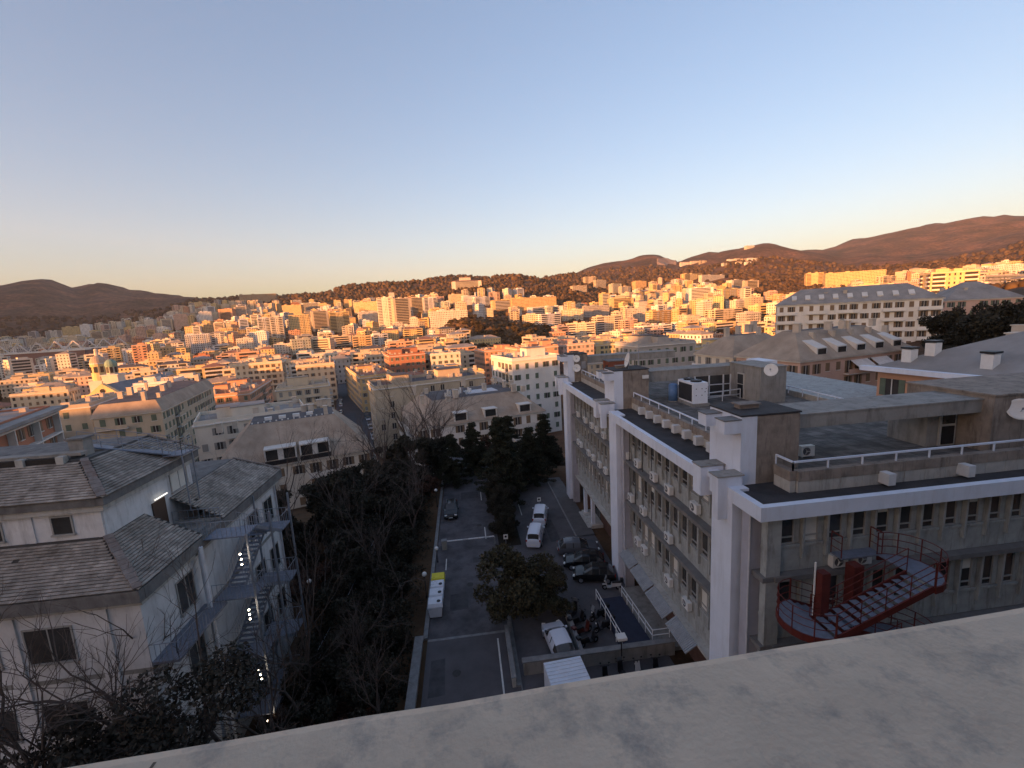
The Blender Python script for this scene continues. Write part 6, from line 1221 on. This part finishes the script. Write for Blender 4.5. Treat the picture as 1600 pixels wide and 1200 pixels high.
for (D, x, y, px) in cand:
    if not -30 < px < 1630 or not urban(px, D): continue
    if D < 330:
        rel = np.array([x, y]) - SA; s_ = rel @ sdir; o_ = abs(rel @ snrm)
        if -10 < s_ < 210 and o_ < 19: continue
    dens = 1.0 if D < 700 else (.85 if px < 1180 else .5)
    if RB.random() > dens: continue
    hillside = D > 700
    w = RB.uniform(13, 24) if not hillside else RB.uniform(12, 25); d = RB.uniform(11, 16); h = RB.uniform(12, 20) if not hillside else RB.uniform(14, 33)
    if px > 1180: h = RB.uniform(8, 18)
    if D < 330: h = min(h, 16.5)
    rz = R_(RB.choice([17, 17, 107, 12, 24]) if D < 700 else RB.choice([17, -5, 30, 60, 100, 8]))
    r = max(w, d) * .5
    if clash(x, y, r): continue
    gz = ground(x, y); top = gz + h; q0 = proj((x, y, top)); wpx = w / D * 620; c0, c1 = int(q0[0] - wpx / 2), int(q0[0] + wpx / 2); qb = proj((x, y, gz))
    c0, c1 = max(0, c0), min(1699, c1)
    if c1 <= c0: continue
    if any(D < q[4] and min(c1, q[1]) - max(c0, q[0]) > .15 * min(c1 - c0, q[1] - q[0]) and q0[1] < q[3] - 1 for q in PROT): continue
    vis = np.clip(np.minimum(sky_[c0:c1 + 1], qb[1]) - q0[1], 0, None).sum()
    if vis < 14: continue
    sky_[c0:c1 + 1] = np.minimum(sky_[c0:c1 + 1], q0[1] + 1); BUILT.append((x, y, w / 2, d / 2, rz)); keep.append((vis, D, x, y, w, d, h, rz, gz))
keep.sort(reverse=True)
n_named = 300 - len(HILL) - 30
rest = {}
for i, (vis, D, x, y, w, d, h, rz, gz) in enumerate(keep):
    col = COLW[RB.choice(11, p=PW_)]; roof = 'hip' if RB.random() < (.4 if D < 600 else .15) else 'flat'; rcol = RB.choice(['red', 'sand', 'grey', 'dark'], p=[.22, .42, .24, .12])
    ox, oy = x - (w / 2 * math.cos(rz) - d / 2 * math.sin(rz)), y - (w / 2 * math.sin(rz) + d / 2 * math.cos(rz)); gl = min(ground(x + a * w * .5, y + b * w * .5) for a in (-1, 1) for b in (-1, 1)); lod = 0 if D < 260 else (1 if D < 800 else 2)
    if i < n_named:
        lab, grp = auto_label(col, roof, h, D, x, y, w); add_block('apartment_block', (ox, oy, gz), w, d, h, gz - gl + 3, rz, col, roof, rcol, lab, grp, lod, np.random.default_rng(i), 2.6, balc=.2 if D < 1000 else 0)
    else:
        g = block_geo(w, d, h, gz - gl + 3, roof, np.random.default_rng(i), 2, ('F', 'L', 'R'), 2.6); ca, sa = math.cos(rz), math.sin(rz)
        for key, m_ in (('wall', wmat(col)), ('roof', RF[rcol]), ('windows', GLASS_F), ('roof_clutter', CHIM)):
            if not g[key].v: continue
            mb = rest.setdefault(m_.name, (MB(), m_))[0]; mb.add([(ox + a * ca - b * sa, oy + a * sa + b * ca, gz + c) for a, b, c in g[key].v], g[key].f)
print('city: named', min(n_named, len(keep)), 'rest', max(0, len(keep) - n_named))
if rest:
    allm = MB(); ms = []
    for k, (mb, m_) in rest.items(): allm.add(mb.v, mb.f, len(ms)); ms.append(m_)
    tag(allm.build('distant_houses', ms), 'mass of small distant houses scattered through the town and up the hillsides', 'houses', kind='stuff')
# ---------------------------------------------------------------- woods
rw2 = np.random.default_rng(99)
def clumps(n, az0, az1, d0, d1, test, smin, smax, rng, pts):
    a = np.radians(rng.uniform(az0, az1, n)); d = np.exp(rng.uniform(math.log(d0), math.log(d1), n)); x, y = np.sin(a) * d, np.cos(a) * d; z = height(x, y); s = rng.uniform(smin, smax, n)
    for q in zip(x, y, z, s, d):
        if test(*q): pts.append(q)
ico_v = []; ph = (1 + 5 ** .5) / 2
for a, b in ((-1, ph), (1, ph), (-1, -ph), (1, -ph)): ico_v += [(a, b, 0), (0, a, b), (b, 0, a)]
ico_v = np.array(ico_v) / math.hypot(1, ph)
from itertools import combinations
_ed = {frozenset((i, j)) for i, j in combinations(range(12), 2) if np.linalg.norm(ico_v[i] - ico_v[j]) < 1.2}
ico_f = []
for i, j, k in combinations(range(12), 3):
    if all(frozenset(e) in _ed for e in ((i, j), (j, k), (i, k))):
        n_ = np.cross(ico_v[j] - ico_v[i], ico_v[k] - ico_v[i]); ico_f.append((i, j, k) if n_ @ ico_v[i] > 0 else (i, k, j))
ico_f = np.array(ico_f)
B_ARR = np.array([(b[0], b[1], max(b[2], b[3])) for b in BUILT])
def free(x, y, s, z, d): return np.min(np.hypot(B_ARR[:, 0] - x, B_ARR[:, 1] - y) - B_ARR[:, 2]) > s * .6
pts = []
def t_wood(x, y, z, s, d):
    q = proj((x, y, z + s))[0]
    if not -60 < q < 1660: return False
    if urban(q, d): return rw2.random() < .22 and free(x, y, s, z, d)
    return free(x, y, s, z, d)
clumps(24000, -46, 58, 470, 2500, t_wood, 3.0, 6.5, rw2, pts)
def t_park(x, y, z, s, d): q = proj((x, y, z + s))[0]; return 670 < q < 880 and free(x, y, s, z, d)
clumps(2600, -6, 13, 440, 780, t_park, 3.0, 5.5, rw2, pts)
P = np.array(pts); n = len(P); jit = rw2.uniform(.65, 1.3, (n, 12, 1)); V = ico_v[None] * jit; V[:, :, 2] *= rw2.uniform(.8, 1.3, (n, 1)); V = V * P[:, None, 3:4] * np.where(P[:, 4] > 1500, 1.5, 1.0)[:, None, None] + np.stack([P[:, 0], P[:, 1], P[:, 2] + P[:, 3] * .5], 1)[:, None, :]
Fc = (ico_f[None] + (np.arange(n) * 12)[:, None, None]).reshape(-1, 3)
me = bpy.data.meshes.new('wood'); me.vertices.add(12 * n); me.vertices.foreach_set('co', V.reshape(-1)); me.loops.add(len(Fc) * 3); me.loops.foreach_set('vertex_index', Fc.ravel()); me.polygons.add(len(Fc)); me.polygons.foreach_set('loop_start', np.arange(len(Fc)) * 3); me.polygons.foreach_set('loop_total', np.full(len(Fc), 3)); me.update(calc_edges=True)
me.materials.append(mat('far_wood_leaves', (0.08, 0.052, 0.028), 0.95, 0.5, 0.05, island=0.5, bump=0.6, bscale=0.8, spec=0.1))
o = bpy.data.objects.new('wood', me); COL.objects.link(o); tag(o, 'wooded slopes and tree clumps between the houses of the town', 'wood', kind='stuff')
print('clumps', n)
# trees of the park hill that can be told apart, and the dark bank on the right
broad('park', 9, 4.2, leaf_mat('park_leaves', (0.075, 0.055, 0.026)), 5000, .5, 26, .2)
k = 0
for _ in range(600):
    a = R_(rw2.uniform(-3.5, 11.5)); d = rw2.uniform(455, 690); x, y = math.sin(a) * d, math.cos(a) * d
    if not free(x, y, 4, 0, d) or not 672 < proj((x, y, ground(x, y)))[0] < 875: continue
    plant('park', x, y, rw2.uniform(.8, 1.5), 'park_tree', 'tree with dense olive green crown in the wooded hill park', group='trees of the wooded hill park', cat='tree'); k += 1
    if k >= 70: break
for (px, py, D, s, lab) in ((1300, 525, 128, .95, 'dark pine before the long white apartment building'), (1490, 500, 120, 1.3, 'dark evergreen tree on the bank left of the others'), (1530, 500, 105, 1.4, 'dark evergreen tree in the middle of the bank'), (1570, 505, 95, 1.5, 'large dark evergreen tree on the bank beside the grey hip roof'), (1600, 500, 85, 1.5, 'dark evergreen tree at the end of the bank'), (1555, 500, 125, 1.4, 'dark evergreen tree at the back of the bank'), (1190, 545, 140, .9, 'dark tree beside the pale dormer house')):
    p = atD(px, py, D); plant('evergreen2', p[0], p[1], s, 'evergreen_tree', lab, z=min(p[2] - 5 * s, p[2]))
    MB().tube((p[0], p[1], ground(p[0], p[1])), (p[0], p[1], p[2]), .2, .15).build('x', BARK) if False else None
# ---------------------------------------------------------------- evening haze in the air
hz = MB().box(-7000, 7000, -1500, 9000, -110, 900).build('haze', None); tag(hz, kind='stuff'); hz.data.materials.clear()
hm = bpy.data.materials.new('evening_haze'); hm.use_nodes = True; hm.node_tree.nodes.clear(); vo = hm.node_tree.nodes.new('ShaderNodeVolumePrincipled'); oo = hm.node_tree.nodes.new('ShaderNodeOutputMaterial')
vo.inputs['Color'].default_value = (0.95, 0.93, 0.92, 1); vo.inputs['Density'].default_value = 0.000045; vo.inputs['Anisotropy'].default_value = 0.1; hm.node_tree.links.new(vo.outputs[0], oo.inputs['Volume']); hz.data.materials.append(hm)
# ---------------------------------------------------------------- bare quarry face and hilltop fort
def patch(name, x0, x1, y0, y1, m, lift, n=14):
    v = []; f = []
    for i in range(n + 1):
        for j in range(n + 1):
            D = hit(x0 + (x1 - x0) * i / n + rw2.uniform(-.6, .6), y0 + (y1 - y0) * j / n + 4 * abs(i / n - .5) ** 2, 1500, 6000) or 2950.
            p = atD(x0 + (x1 - x0) * i / n, y0 + (y1 - y0) * j / n, D); gz = ground(p[0], p[1]); e = min(i, j, n - i, n - j); v.append((p[0], p[1], gz + (lift * rw2.uniform(.4, 1.6) if e else -3)))
    for i in range(n):
        for j in range(n): a = i * (n + 1) + j; f.append((a, a + 1, a + n + 2, a + n + 1))
    return tag(MB().add(v, f).build(name, m), kind='structure')
patch('quarry_face', 1026, 1058, 403, 414, mat('pale_rock', (0.3, 0.21, 0.155), 0.95, 0.3, 0.02), 3)
far('hilltop_fort', 1167, 1179, 384, 389, 'pale', 'flat', 'sand', 'small fort on the highest wooded hilltop', 10, 20)
for i, (a, b, yt) in enumerate(((1064, 1078, 410), (1080, 1092, 408), (1094, 1104, 407), (1138, 1146, 405), (1149, 1157, 404), (1160, 1168, 404), (1170, 1178, 403), (1180, 1187, 403), (1152, 1160, 409), (1166, 1174, 409), (1130, 1136, 411))):
    far('hillside_house', a, b, yt, yt + 5, ('white', 'pale', 'cream')[i % 3], 'hip', 'red', 'small sunlit house in the row high on the wooded hill below the fort', 10, 12, group='houses high on the wooded hill', rise=2.0)
